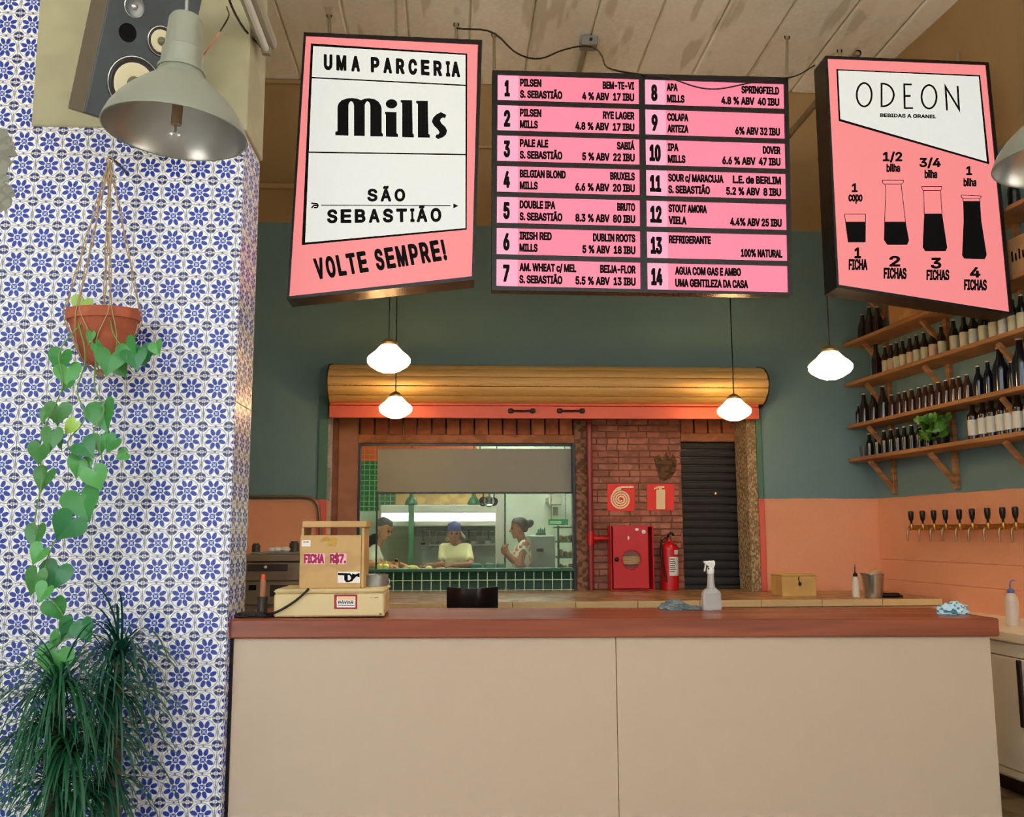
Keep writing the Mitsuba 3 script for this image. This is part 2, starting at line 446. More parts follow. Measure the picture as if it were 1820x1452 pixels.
def px(f, *pts):
    return [(x * f[0] + f[2], y * f[1] + f[3]) for x, y in pts]


k = thing('partner_sign', 'hanging pink light box reading UMA PARCERIA Mills SÃO SEBASTIÃO VOLTE SEMPRE!', 'sign', 'hanging light boxes over the bar')
sg = k
inner = lightbox(k, [(540, 57), (857, 71), (843, 497), (510, 532)], [(543.6, 63.2), (849.5, 78.4), (838.5, 491), (514, 526.4)], 0.2)
wht_o, wht_i = [(552.5, 76.6), (830.5, 94.8), (829.6, 407.3), (536.3, 434.8)], [(556.3, 81), (827.5, 97), (827.3, 405), (542, 430.9)]
glow(k + '__pink_panel', flat(inner.buffer(0.002), YS, 0.004, -0.012), PINK_B, E_PINK)
put(k + '__border', flat(polypx(wht_o, YS).difference(polypx(wht_i, YS)), YS, 0.004, -0.008), M_INK)
glow(k + '__white_panel', flat(polypx(wht_i, YS), YS, 0.003, -0.008), WHITE_B, E_WHITE)
for a, b in (((553.7, 137.3), (827.5, 151.2)), ((548.7, 270), (827.5, 274.2))):
    put(k + '__divider', flat(LineString([loc(*a, YS), loc(*b, YS)]).buffer(0.004, cap_style=2), YS, 0.0015, -0.005), M_INK)
for s, L, R, t in (('UMA PARCERIA', (576.5, 121.3), (816.6, 134.7), (576.5, 97.5)), ('SÃO', (653.6, 356), (719.3, 356), (653.6, 336.5)),
                   ('SEBASTIÃO', (582, 394.7), (783.6, 392.1), (582, 373.3)), ('VOLTE SEMPRE!', (563.7, 494.2), (795.4, 459), (557.5, 461))):
    put(k + '__lettering', spaced(s, L, R, t, YS, -0.0052 if s[0] != 'V' else -0.008, fill=0.58 if s[0] == 'U' else 0.70, w={'U': 0.045, 'V': 0.03}.get(s[0], 0.035)), M_INK)
arrow = [LineString([loc(571, 364.3, YS), loc(800, 365, YS)]).buffer(0.0022), Polygon([loc(*q, YS) for q in ((806, 361.5), (814.5, 365.5), (806, 369.5))])]
arrow += [LineString([loc(*q, YS) for q in px(C6, *s)]).buffer(0.004) for s in (((283, 232), (318, 236), (326, 247), (318, 262), (300, 262)), ((300, 246), (318, 247)), ((283, 262), (296, 247)))]
put(k + '__arrow', flat(unary_union(arrow), YS, 0.0015, -0.0052), M_INK)
gap = lambda c: Polygon([(c - 20, 960), (c - 20, 738), (c - 15, 722), (c - 7, 712), (c, 709), (c + 7, 712), (c + 15, 722), (c + 20, 738), (c + 20, 960)])
m_ = Polygon([(632, 920), (632, 750), (640, 724), (662, 703), (700, 690), (735, 687), (770, 692), (797, 703), (825, 692), (855, 689), (895, 697), (922, 715), (937, 740), (942, 760), (942, 932), (951, 938), (951, 957), (617, 949), (617, 926)]).difference(gap(728)).difference(gap(843))
mills = [m_, affinity.scale(Point(1012, 728).buffer(1, 12), 40, 32), Polygon([(967, 785), (1047, 787), (1047, 935), (1057, 941), (1057, 961), (973, 958), (973, 803), (967, 799)]),
         Polygon([(1077, 702), (1157, 703), (1160, 936), (1169, 942), (1169, 964), (1088, 962), (1088, 722), (1077, 716)]),
         Polygon([(1186, 707), (1267, 708), (1271, 940), (1281, 946), (1281, 966), (1198, 964), (1198, 728), (1186, 722)]),
         Polygon([(1360, 787), (1397, 806), (1388, 829), (1374, 823), (1360, 831), (1353, 846), (1364, 867), (1390, 890), (1402, 916), (1395, 944), (1375, 962), (1340, 976), (1321, 962), (1328, 943), (1340, 945), (1350, 930), (1340, 910), (1310, 880), (1296, 852), (1305, 826), (1330, 801)])]
for g in mills:
    put(k + '__logo_letter', flat(Polygon([loc(*q, YS) for q in px(C5, *g.exterior.coords)], [[loc(*q, YS) for q in px(C5, *h.coords)] for h in g.interiors]), YS, 0.0015, -0.0052), M_INK)

# drinks sign on the right
D3 = (1 / 4.6667, 1 / 4.6667, 1430, 80); D4 = (1 / 4.6667, 1 / 4.6667, 1430, 340)
k = thing('token_sign', 'hanging pink light box reading ODEON with drawings of a glass and three carafes', 'sign', 'hanging light boxes over the bar')
inner = lightbox(k, [(1467, 99), (1757.5, 110.5), (1801.5, 559), (1487.5, 511.5)], [(1471, 103.6), (1752.5, 115), (1794.5, 554.3), (1491, 506)], 0.2)
glow(k + '__pink_panel', flat(inner.buffer(0.002), YS, 0.004, -0.012), PINK_B, E_PINK)
wo, wi = px(D3, (268, 198), (1458, 248), (1535, 985), (288, 625)), px(D3, (280, 207), (1448, 258), (1516, 966), (299, 612))
put(k + '__border', flat(polypx(wo, YS).difference(polypx(wi, YS)), YS, 0.004, -0.008), M_INK)
glow(k + '__white_panel', flat(polypx(wi, YS), YS, 0.003, -0.008), WHITE_B, E_WHITE)


def stroke(pts, f, w):
    return LineString([loc(*q, YS) for q in px(f, *pts)]).buffer(w, cap_style=2, join_style=2)


ell = lambda cx, cy, a, b: [(cx + a * math.cos(t), cy + b * math.sin(t)) for t in np.linspace(0, 2 * math.pi, 40)]
dcurve = [(641, 505), (641, 318)] + [(650 + 92 * math.sin(t), 412 - 94 * math.cos(t)) for t in np.linspace(0, math.pi, 20)] + [(641, 505)]
odeon = [stroke(ell(497, 410, 62, 97), D3, 0.0060), stroke(dcurve, D3, 0.0060), unary_union([stroke(((892, 325), (829, 323), (833, 521), (902, 521)), D3, 0.0060), stroke(((829, 420), (882, 420)), D3, 0.0060)]),
         stroke(ell(1035, 427, 62, 97), D3, 0.0060), stroke(((1184, 540), (1172, 345), (1284, 530), (1272, 338)), D3, 0.0060)]
for g in odeon:
    put(k + '__logo_letter', flat(g, YS, 0.0015, -0.0052), M_INK)
for s, L, R, t, f in (('BEBIDAS A GRANEL', (630, 592), (1095, 605), (630, 565), D3), ('1/2', (655, 957), (812, 957), (655, 888), D3), ('bilha', (685, 1045), (795, 1045), (685, 985), D3),
                      ('3/4', (960, 1005), (1132, 1005), (960, 937), D3), ('bilha', (1002, 1097), (1103, 1097), (1002, 1035), D3), ('1', (1348, 1072), (1392, 1072), (1348, 1005), D3), ('bilha', (1325, 1165), (1428, 1165), (1325, 1105), D3),
                      ('1', (397, 1213), (443, 1213), (397, 1148), D3), ('copo', (370, 1290), (482, 1290), (370, 1222), D3), ('1', (420, 548), (470, 548), (420, 468), D4), ('FICHA', (372, 645), (523, 645), (372, 565), D4),
                      ('2', (710, 617), (795, 617), (710, 538), D4), ('FICHAS', (663, 717), (848, 720), (663, 635), D4), ('3', (1055, 633), (1137, 633), (1055, 553), D4), ('FICHAS', (1018, 730), (1203, 730), (1018, 652), D4),
                      ('4', (1378, 708), (1462, 708), (1378, 632), D4), ('FICHAS', (1330, 812), (1515, 815), (1330, 732), D4)):
    L, R, t = px(f, L, R, t)
    put(k + '__lettering', text(s, L, R, t, YS, -0.008 if s[:3] != 'BEB' else -0.0052), M_INK)
d3 = lambda *p: px(D3, *p); d4 = lambda *p: px(D4, *p)
ID = (1, 1, 0, 0)
glasses = [([d4((335, 187), (510, 187), (508, 418), (366, 418), (335, 187))], d4((344, 250), (508, 250), (508, 418), (366, 418))),
           ([d3((650, 1118), (825, 1118), (822, 1140), (808, 1150), (665, 1150), (652, 1140), (650, 1118)), d3((672, 1150), (678, 1213)) + d4((668, 250), (665, 400)), d3((806, 1150), (812, 1213)) + d4((842, 250),)], d4((668, 250), (842, 250), (870, 405), (855, 440), (690, 440), (665, 402))),
           ([d3((978, 1170), (1143, 1170), (1142, 1192), (1130, 1203), (992, 1203), (980, 1192), (978, 1170)), d3((992, 1203),) + d4((997, 183),), d3((1132, 1203),) + d4((1145, 183),)], d4((997, 183), (1145, 183), (1187, 465), (1175, 492), (1005, 492), (985, 460))),
           ([d4((1303, 28), (1470, 35), (1468, 50), (1455, 58), (1318, 56), (1305, 45), (1303, 28)), d4((1318, 56), (1320, 80), (1460, 80), (1458, 58))], d4((1321, 82), (1460, 82), (1470, 240), (1515, 525), (1500, 560), (1330, 555), (1312, 528), (1325, 240)))]
for lines, fill in glasses:
    g = [LineString([loc(*q, YS) for q in l]).buffer(0.0016) for l in lines] + [Polygon([loc(*q, YS) for q in fill])]
    put(k + '__glass_drawing', flat(unary_union(g), YS, 0.0015, -0.008), M_INK)

# beer menu
k = thing('beer_menu', 'long hanging light box with fourteen numbered pink beer panels', 'menu board', 'hanging light boxes over the bar')
YM = 5.7
om = polypx([(875, 124.5), (1401, 137.5), (1408.5, 524), (874, 515.5)], YM)
quads = [[(884.5, 132.2), (1135.7, 140.0), (1138.8, 513.7), (882.2, 508)], [(1146, 140.2), (1393.4, 148.7), (1401, 519.5), (1151, 514.2)]]
rows = [('1', 'PILSEN', 'S. SEBASTIÃO', 'BEM-TE-VI', '4 % ABV  17 IBU'), ('2', 'PILSEN', 'MILLS', 'RYE LAGER', '4.8 % ABV  17 IBU'), ('3', 'PALE ALE', 'S. SEBASTIÃO', 'SABIÁ', '5 % ABV  22 IBU'),
        ('4', 'BELGIAN BLOND', 'MILLS', 'BRUXELS', '6.6 % ABV  20 IBU'), ('5', 'DOUBLE IPA', 'S. SEBASTIÃO', 'BRUTO', '8.3 % ABV  80 IBU'), ('6', 'IRISH RED', 'MILLS', 'DUBLIN ROOTS', '5 % ABV  18 IBU'), ('7', 'AM. WHEAT c/ MEL', 'S. SEBASTIÃO', 'BEIJA-FLOR', '5.5 % ABV  13 IBU'),
        ('8', 'APA', 'MILLS', 'SPRINGFIELD', '4.8 % ABV  40 IBU'), ('9', 'COLAPA', 'ARTEZA', '', '6% ABV 32 IBU'), ('10', 'IPA', 'MILLS', 'DOVER', '6.6 % ABV  47 IBU'), ('11', 'SOUR c/ MARACUJA', 'S. SEBASTIÃO', 'L.E. de BERLIM', '5.2 % ABV  8 IBU'),
        ('12', 'STOUT AMORA', 'VIELA', '', '4.4% ABV 25 IBU'), ('13', 'REFRIGERANTE', '', '', '100% NATURAL'), ('14', 'AGUA COM GAS E AMBO', 'UMA GENTILEZA DA CASA', '', '')]
cells = []
for i in range(14):
    q = [loc(*p, YM) for p in quads[i // 7]]; r = i % 7
    ph, pg = 1 / (7 + 6 * 0.178), 0.178 / (7 + 6 * 0.178)
    f0, f1 = r * (ph + pg), r * (ph + pg) + ph
    e = lambda u, v, q=q, f0=f0, f1=f1: (lambda w: (q[0] * (1 - w) + q[3] * w) * (1 - u) + (q[1] * (1 - w) + q[2] * w) * u)(f0 + v * (f1 - f0))
    cells.append(e)
holes = unary_union([Polygon([e(0, 0), e(1, 0), e(1, 1), e(0, 1)]) for e in cells])
put(k + '__frame', cat(xf(prism(om.difference(holes), 0.022), FY(YM + 0.022)), xf(prism(om, 0.07), FY(YM + 0.092))), M_BLACK)
CW, HG = 6.15 / 251.2, 46.7
for e, (n, a, b, c, d) in zip(cells, rows):
    pn = thing(k + '__panel', f'backlit pink panel numbered {n}'); del labels[pn]
    labels[pn] = {'label': f'backlit pink panel numbered {n}'}
    scene[pn] = {**mikit.ply(flat(Polygon([e(0.15, -0.02), e(1.01, -0.02), e(1.01, 1.02), e(0.15, 1.02)]), YM, 0.004, -0.014), PINKT_B), **emit(E_MENU, RNG.uniform(0.93, 1.05))}
    glow(pn + '__number_plate', flat(Polygon([e(-0.01, -0.02), e(0.149, -0.02), e(0.149, 1.02), e(-0.01, 1.02)]), YM, 0.0045, -0.014), PINKN_B, E_NUM)
    w = 0.036 * len(n) if n != '1' else 0.03
    put(pn + '__lettering', text2(n, e(0.068 - w / 2, 0.79), e(0.068 + w / 2, 0.79), e(0.068 - w / 2, 0.23), FY(YM + 0.0092)), M_INK)
    x0 = 0.16 if n != '14' else 0.20
    for s, v in ((a, 0.40), (b, 0.85)):
        if s:
            put(pn + '__lettering', text2(s, e(x0, v), e(x0 + CW * len(s), v), e(x0, v - 0.265), FY(YM + 0.0092)), M_INK)
    for s, v in ((c, 0.40), (d, 0.85)):
        if s:
            put(pn + '__lettering', text2(s, e(0.965 - CW * len(s), v), e(0.965, v), e(0.965 - CW * len(s), v - 0.265), FY(YM + 0.0092)), M_INK)

# ------------------------------------------------------------------ opening in the back wall: roller shutter, casings, kitchen front
M_TAN = mat('shutter_tan', (206, 164, 96), 0.5)
M_CORAL = mat('shutter_coral', (214, 96, 66), 0.5)
M_DARKM = mat('dark_metal', (58, 54, 42), 0.5, 0.6)
M_IRON = mat('iron', (44, 34, 30), 0.4, 0.5)
M_LIMEW = mat('limewash', speckle((214, 216, 214), (190, 192, 190), 5), 0.8)
M_ROUGH = mat('rough_stone', speckle((172, 152, 112), (112, 92, 66), 90, 0.36, 0.60, 50), 0.9, bump=(lambda p, n, uv: fbm(p.x * 30, p.y * 30, p.z * 30, 3), 0.006))
M_BROWNP = mat('brown_render', speckle((150, 106, 84), (142, 98, 76), 8), 0.7)
M_LINTEL = mat('lintel', speckle((168, 112, 74), (140, 90, 58), 9), 0.8)
M_BRICKS = [mat(f'brick_{i}', speckle(c, tuple(int(x * 0.84) for x in c), 14), 0.85) for i, c in enumerate(((166, 108, 86), (156, 100, 79), (170, 116, 92)))]
M_MORTAR = mat('mortar', speckle((132, 86, 68), (114, 74, 58), 12), 0.9)
M_BLOCKS = [mat(f'block_{i}', speckle(c, tuple(int(x * 0.85) for x in c), 10), 0.85) for i, c in enumerate(((176, 106, 70), (160, 94, 62)))]

# casings: painted strips beside the opening, and its reveals
c0, c1 = P(567, 745, YW - 0.02)[0], P(1358, 889, YW - 0.02)[0]
put('trim_001', box(c0, OPEN[0] + 0.004, YW - 0.025, YW, Z_SILL, 2.72, 0.004), M_CASING, kind='structure', label='painted casing strip left of the serving opening')
put('trim_002', box(OPEN[1] - 0.004, c1, YW - 0.025, YW, Z_SILL, 2.72, 0.004), M_CASING, kind='structure', label='painted casing strip right of the serving opening')
put('trim_003', box(OPEN[0] - 0.03, OPEN[0], YW + 0.001, YK - 0.005, 0, 2.95), M_LIMEW, kind='structure', label='whitewashed left reveal of the serving opening')
put('trim_004', box(OPEN[1] - 0.085, OPEN[1] + 0.03, YW + 0.004, YK - 0.005, 0, 2.95), M_ROUGH, kind='structure', label='mottled bare stone right reveal of the serving opening')

put('trim_007', box(OPEN[0] - 0.1, OPEN[1] + 0.1, YW + 0.002, YK + 0.1, 2.951, 3.03), M_LIMEW, kind='structure', label='soffit of the serving opening')
# rolled shutter above the opening
k = thing('roller_shutter', 'rolled-up tan roller shutter with a coral bottom rail over the kitchen opening', 'shutter')
sx0, sx1 = P(583, 660, YW - 0.30)[0], P(1364, 660, YW - 0.30)[0]
zt, zb = P(1000, 653, YW - 0.30)[2], P(1000, 714, YW - 0.30)[2]
zc, rz, ry = (zt + zb) / 2 + 0.02, (zt - zb) / 2 + 0.03, 0.30
M_NA = [(-64, -38), (-38, -12), (-12, 14), (14, 40), (40, 64), (64, 92)]
for a0, a1 in M_NA:                       # wide slats wound round the drum
    a = np.radians(np.linspace(a0, a1 - 1.6, 12)); bulge = 1 + 0.025 * np.sin(np.linspace(0, np.pi, 12))
    o = np.c_[-ry * np.cos(a) * bulge, rz * np.sin(a) * bulge]; inn = np.c_[-(ry - 0.02) * np.cos(a), (rz - 0.02) * np.sin(a)]
    g = Polygon(np.r_[o, inn[::-1]])
    put(k + '__slat', xf(prism(g, sx1 - sx0), frame((sx0, YW - 0.01, zc), (0, 1, 0), (0, 0, 1), (1, 0, 0))), M_TAN, smooth=30)
put(k + '__drum', xf(lathe([(0, 0), (0.1, 0), (0.1, sx1 - sx0 - 0.04), (0, sx1 - sx0 - 0.04)], 20), frame((sx0 + 0.02, YW - 0.15, zc), (0, 1, 0), (0, 0, 1), (1, 0, 0))), M_DARKM)
for x, w in ((sx0 - 0.012, 0.012), (sx1, 0.012)):
    g = unary_union([affinity.scale(Point(0, 0).buffer(1, 16), ry + 0.012, rz + 0.012).intersection(sbox(-1, -1, 0, 1)), sbox(-0.02, -rz - 0.02, 0.0, rz + 0.02)])
    put(k + '__end_bracket', xf(prism(g, w), frame((x, YW - 0.005, zc), (0, 1, 0), (0, 0, 1), (1, 0, 0))), M_DARKM, label='dark end bracket')
rl = P(1000, 744, YW - 0.12)[2]
zm = P(1000, 722, YW - 0.12)[2]
rx0, rx1 = P(586, 725, YW - 0.1)[0], P(1347, 725, YW - 0.1)[0]
put(k + '__bottom_rail', box(rx0, rx1, YW - 0.13, YW - 0.10, rl, zm - 0.002, 0.004), M_CORAL, label='coral red bottom rail')
put(k + '__rail_slat', box(rx0, rx1, YW - 0.127, YW - 0.10, zm + 0.002, zc - 0.1, 0.004), M_CORAL, label='coral red last slat')
for x0, x1 in ((908, 947), (995, 1035)):
    a, b = P(x0, 730, YW - 0.15), P(x1, 730, YW - 0.15)
    ends = [mv(box(-0.022, 0.022, -0.0, 0.024, -0.02, 0.02, 0.008), p[0], YW - 0.154, p[2]) for p in (a, b)]
    put(k + '__handle', cat(tube([a, (a + b) / 2 + [0, 0, -0.003], b], 0.009), *ends), M_IRON, smooth=40, label='dark iron pull handle')

# kitchen front wall (structure): brick panel, hollow-block headers, lintels, pilasters, tiled half wall
kx = lambda x, y=900: P(x, y, YK)[0]
kz = lambda y, x=1000: P(x, y, YK)[2]
W0, W1 = kx(637.5), kx(1020)               # kitchen window
BR0, BR1 = kx(1048), kx(1213)
D0, D1 = kx(1213), kx(1331)
ZL0, ZL1 = kz(788), kz(773)
ZT = kz(725)
KS = thing('wall_kitchen', 'kitchen front of painted brick with hollow-block headers and a green tiled half wall', kind='structure')
scene[KS] = mikit.ply(cat(box(OPEN[0] - 0.3, kx(600), YK, YK + 0.2, 0, 3.4), box(BR0 - 0.02, BR1, YK + 0.012, YK + 0.2, 0, 3.4), box(D1, OPEN[1] + 0.6, YK + 0.05, YK + 0.2, 0, 3.4), box(W0 - 0.3, D1 + 0.2, YK + 0.02, YK + 0.2, ZT, 3.4)), M_MORTAR)
put(KS + '__pilaster', box(kx(599), W0 - 0.012, YK - 0.02, YK + 0.18, 0, kz(700), 0.01), M_BROWNP)
put(KS + '__pilaster', box(W1 + 0.008, BR0, YK - 0.02, YK + 0.18, 0, kz(700), 0.01), mat('brown_rough', speckle((142, 104, 78), (96, 66, 46), 30), 0.95))
put(KS + '__lintel', box(W0 - 0.012, W1 + 0.008, YK - 0.01, YK + 0.18, ZL0, ZL1, 0.006), M_LINTEL)
put(KS + '__lintel', box(D0, D1 + 0.03, YK - 0.01, YK + 0.18, ZL0 + 0.02, ZL1 + 0.02, 0.006), M_LINTEL)
bw = (W1 - W0) / 15
for i in range(15):
    put(KS + '__header_block', box(W0 + i * bw + 0.007, W0 + (i + 1) * bw - 0.006, YK - 0.005 + RNG.uniform(-.006, .006), YK + 0.1, ZL1, ZT + 0.06, 0.005), M_BLOCKS[i % 2 if i % 5 else 1])
put(KS + '__header_back', cat(box(W0, W1, YK + 0.05, YK + 0.18, ZL1, ZT + 0.06), box(D0, D1, YK + 0.05, YK + 0.18, ZL1 + 0.02, ZT + 0.06)), M_BLACK)
bw = (D1 - D0) / 4.75
for i in range(5):
    put(KS + '__header_block', box(D0 + i * bw + 0.008, min(D0 + (i + 1) * bw - 0.008, D1 + 0.02), YK - 0.005, YK + 0.1, ZL1 + 0.02, ZT + 0.05, 0.006), M_BLOCKS[0])
bh, bl = 0.0590, 0.188
zz, r = Z_SILL - 0.05, 0
while zz < ZT + 0.05:
    x = BR0 + 0.004 - bl * (0.5 if r % 2 else 0.0) - RNG.uniform(0, 0.03)
    while x < BR1:
        L = bl * RNG.choice([1, 1, 1, 0.52])
        a, b = max(x, BR0 + 0.002), min(x + L - 0.009, BR1 - 0.001)
        if b - a > 0.02:
            put(KS + '__brick', box(a, b, YK + RNG.uniform(-0.004, 0.003), YK + 0.02, zz, zz + bh - 0.009, 0.004), M_BRICKS[RNG.integers(3)])
        x += L
    zz += bh; r += 1
# scar of bare mortar on the bricks
pts = [(1162, 815), (1166, 830), (1172, 850), (1180, 855), (1192, 850), (1200, 838), (1203, 820), (1196, 806), (1190, 818), (1184, 803), (1177, 818), (1170, 808)]
put(KS + '__mortar_scar', flat(polypx(pts, YK), YK - 0.002, 0.006), mat('old_mortar', speckle((98, 70, 44), (66, 46, 30), 40), 0.95))
# half wall of green tiles below the kitchen window
M_GREEN = mat('green_tile', (20, 62, 42), 0.12)
M_PALEG = mat('pale_grout', (196, 214, 176), 0.8)
zs = kz(1013)
put(KS + '__half_wall', box(W0 - 0.01, W1 + 0.01, YK + 0.006, YK + 0.15, 0, zs - 0.01), M_PALEG, label='pale grout bed of the green tiles')
tp = (kx(1018) - kx(651)) / 22.3
tz = kz(1030) - 0.0
for r in range(-1, 2):
    for i in range(24):
        a = kx(651) + (i - 1) * tp; z0 = tz - r * tp * 1.06 - tp * 1.06
        b = min(a + tp, W1)
        if a < W0:
            a = W0
        put(KS + '__tile', box(a + 0.0045, b - 0.0045, YK, YK + 0.01, z0 + 0.0045, min(z0 + tp * 1.06 - 0.0045, zs - 0.012), 0.002), M_GREEN)
put(KS + '__sill', box(W0, W1, YK - 0.03, YK + 0.16, zs - 0.012, zs + 0.016, 0.006), mat('green_sill', (40, 92, 66), 0.3), label='dark green window sill')

# kitchen window
M_FRAME = mat('window_black', (16, 15, 13), 0.4)
M_PANE = 'mat_pane'; scene['mat_pane'] = {'type': 'thindielectric', 'int_ior': 1.4}
k = thing('window_1', 'kitchen serving window with a thin black frame and a grey steel upper panel', kind='structure')
zw1 = kz(789)
scene[k] = mikit.ply(cat(box(W0 - 0.012, W0 + 0.010, YK - 0.005, YK + 0.06, zs + 0.016, zw1 + .01), box(W1 - 0.012, W1 + 0.012, YK - 0.03, YK + 0.06, Z_SILL, zw1 + .01), box(W0, W1, YK + 0.02, YK + 0.06, zw1 - 0.016, zw1 + .01)), M_FRAME)
p0, p1 = kx(669), W1 - 0.012
zp1, zp0 = kz(797), kz(874)
put(k + '__upper_panel', box(p0, p1, YK + 0.05, YK + 0.062, zp0, zp1, 0.002), mat('smoked_steel', (132, 132, 110), 0.45), label='plain grey upper panel')
put(k + '__sash', cat(box(p0 - 0.006, p0 + 0.008, YK + 0.045, YK + 0.07, zs + 0.016, zp0 + 0.01), box(p0, p1, YK + 0.045, YK + 0.07, zp0 - 0.014, zp0)), M_FRAME, label='black sash frame')
put(k + '__pane', box(p0 + 0.008, p1, YK + 0.056, YK + 0.057, zs + 0.016, zp0 - 0.014), M_PANE, label='clear glass pane')

# black slatted roller door at the right
k = thing('door_1', 'closed black roller door of narrow horizontal slats', kind='structure')
M_SLAT = mat('black_slat', (30, 31, 31), 0.55, spec=0.3)
z = ZL0 + 0.02; sh = 0.0722
while z > Z_SILL - 0.1:
    a = np.linspace(-np.pi / 2, np.pi / 2, 5)
    g = Polygon(np.r_[np.c_[-0.006 * np.cos(a), (sh / 2 - 0.005) * np.sin(a)], [[0.008, sh / 2 - 0.005], [0.008, -sh / 2 + 0.005]]])
    put(k + '__slat', xf(prism(g, D1 - D0 - 0.004), frame((D0 + 0.002, YK + 0.05, z - sh / 2), (0, 1, 0), (0, 0, 1), (1, 0, 0))), M_SLAT)
    z -= sh
put(k + '__backing', box(D0, D1, YK + 0.06, YK + 0.075, 0, ZL0 + 0.02), M_BLACK)
q = P(1274, 877, YK); put(k + '__lock', mv(xf(lathe([(0, 0), (0.012, 0), (0.012, 0.012), (0, 0.014)], 14), frame((0, 0, 0), (1, 0, 0), (0, 0, 1), (0, -1, 0))), q[0], YK + 0.042, q[2]), mat('brass', (196, 170, 96), 0.3, 0.9), label='small brass lock')

# ------------------------------------------------------------------ fire equipment on the brick panel
M_RED = mat('red_paint', (186, 22, 26), 0.3)
M_SIGNR = mat('sign_red', (226, 40, 24), 0.5)
M_IVORY = mat('ivory', (240, 214, 164), 0.6)
k = thing('fire_pipe', 'dark red vertical standpipe with a side branch into the hose cabinet', 'pipe')
px0 = P(1049, 900, YK - 0.06); r_ = 0.027
put(k + '__riser', tube([[px0[0], YK - 0.055, Z_SILL + 0.002], [px0[0], YK - 0.055, 2.85]], r_, 14), mat('pipe_red', (132, 42, 40), 0.35), smooth=40)
zb_ = kz(957)
put(k + '__branch', tube([[px0[0], YK - 0.055, zb_], [kx(1080), YK - 0.055, zb_]], 0.022, 12), M_RED, smooth=40)
put(k + '__tee', cat(tube([[px0[0], YK - 0.055, zb_ - 0.06], [px0[0], YK - 0.055, zb_ + 0.06]], 0.034, 14), tube([[px0[0] + 0.03, YK - 0.055, zb_], [px0[0] + 0.065, YK - 0.055, zb_]], 0.028, 12)), M_RED, smooth=40)
k = thing('hose_cabinet', 'red metal fire hose cabinet with a round window in its door', 'fire hose cabinet')
hx0, hx1, hz1, hz0 = kx(1078), kx(1153), kz(935), Z_SILL + 0.002
y0_, y1_, q_ = YK - 0.17, YK - 0.006, 0.012
put(k + '__body', cat(box(hx0, hx1, y1_ - q_, y1_, hz0, hz1, 0.003), box(hx0, hx0 + q_, y0_, y1_ - q_, hz0, hz1, 0.003), box(hx1 - q_, hx1, y0_, y1_ - q_, hz0, hz1, 0.003),
    box(hx0 + q_, hx1 - q_, y0_, y1_ - q_, hz0, hz0 + q_, 0.003), box(hx0 + q_, hx1 - q_, y0_, y1_ - q_, hz1 - q_, hz1, 0.003)), M_RED)
dx0, dx1 = P(1089, 950, YK - 0.18)[0], P(1151, 950, YK - 0.18)[0]
hc = P(1122, 994, YK - 0.18); hr = 0.082
door = sbox(dx0, hz0 + 0.02, dx1, hz1 - 0.006).difference(Point(hc[0], hc[2]).buffer(hr, 24))
put(k + '__door', xf(prism(door, 0.016), FY(YK - 0.172)), M_RED)
put(k + '__door__glass', flat(Point(hc[0], hc[2]).buffer(hr + 0.004, 24), YK - 0.1725, 0.002, 0.001), M_PANE, label='round glass window')
put(k + '__door__rim', xf(torus(hr + 0.002, 0.006), FY(YK - 0.188) @ frame((hc[0], hc[2], 0), (1, 0, 0), (0, 1, 0), (0, 0, 1))), M_RED, smooth=True)
lk = P(1096, 994, YK - 0.19); put(k + '__door__lock', xf(lathe([(0, 0), (0.019, 0), (0.019, 0.012), (0.009, 0.02), (0, 0.02)], 16), FY(YK - 0.188) @ frame((lk[0], lk[2], 0), (1, 0, 0), (0, 1, 0), (0, 0, 1))), M_BLACK, label='black lock')
for s, w, h in (((1144, 945), 0.036, 0.034), ((1132, 941), 0.036, 0.024), ((1117, 956), 0.016, 0.036)):
    q = loc(*s, YK - 0.19); put(k + '__door__sticker', flat(affinity.scale(Point(*q).buffer(1, 10), w / 2, h / 2), YK - 0.188, 0.0015), M_WHITE, label='small white sticker')
put(k + '__hose', cat(*[box(hx0 + 0.05, hx1 - 0.05, YK - 0.14, YK - 0.05, hc[2] - 0.045 + 0.018 * i, hc[2] - 0.029 + 0.018 * i, 0.006) for i in range(4)]), mat('hose_yellow', (196, 146, 56), 0.8), label='folded yellow hose on a rack behind the glass', kind='stuff')

k = thing('fire_extinguisher', 'red fire extinguisher with a white instruction label beside the hose cabinet', 'fire extinguisher')
ex = P(1190, 1000, YK - 0.10)[0]; ez = P(1190, 966, YK - 0.10)[2]; er = 0.078
E0 = frame((ex, YK - 0.10, 0), (1, 0, 0), (0, 1, 0), (0, 0, 1))
put(k + '__cylinder', xf(lathe([(0, Z_SILL + 0.002), (er, Z_SILL + 0.002), (er, ez - 0.05), (er * 0.95, ez - 0.025), (er * 0.75, ez - 0.005), (er * 0.4, ez + 0.012), (0.02, ez + 0.02), (0.02, ez + 0.04), (0, ez + 0.04)], 28), E0), M_RED, smooth=40)
put(k + '__valve', xf(cat(box(-0.018, 0.018, -0.018, 0.018, ez + 0.03, ez + 0.07, 0.006), tube([(-0.01, 0, ez + 0.05), (-0.05, -0.01, ez + 0.055), (-0.075, -0.02, ez + 0.03)], 0.011, 8)), E0), mat('dark_red', (96, 26, 24), 0.4), smooth=40)
put(k + '__handle', xf(cat(tube(spline([(-0.01, -0.01, ez + 0.06), (0.0, -0.02, ez + 0.085), (0.02, -0.02, ez + 0.092), (0.035, -0.02, ez + 0.07)], 10), 0.010, 8)), E0), M_BLACK, smooth=True, label='black carrying handle')
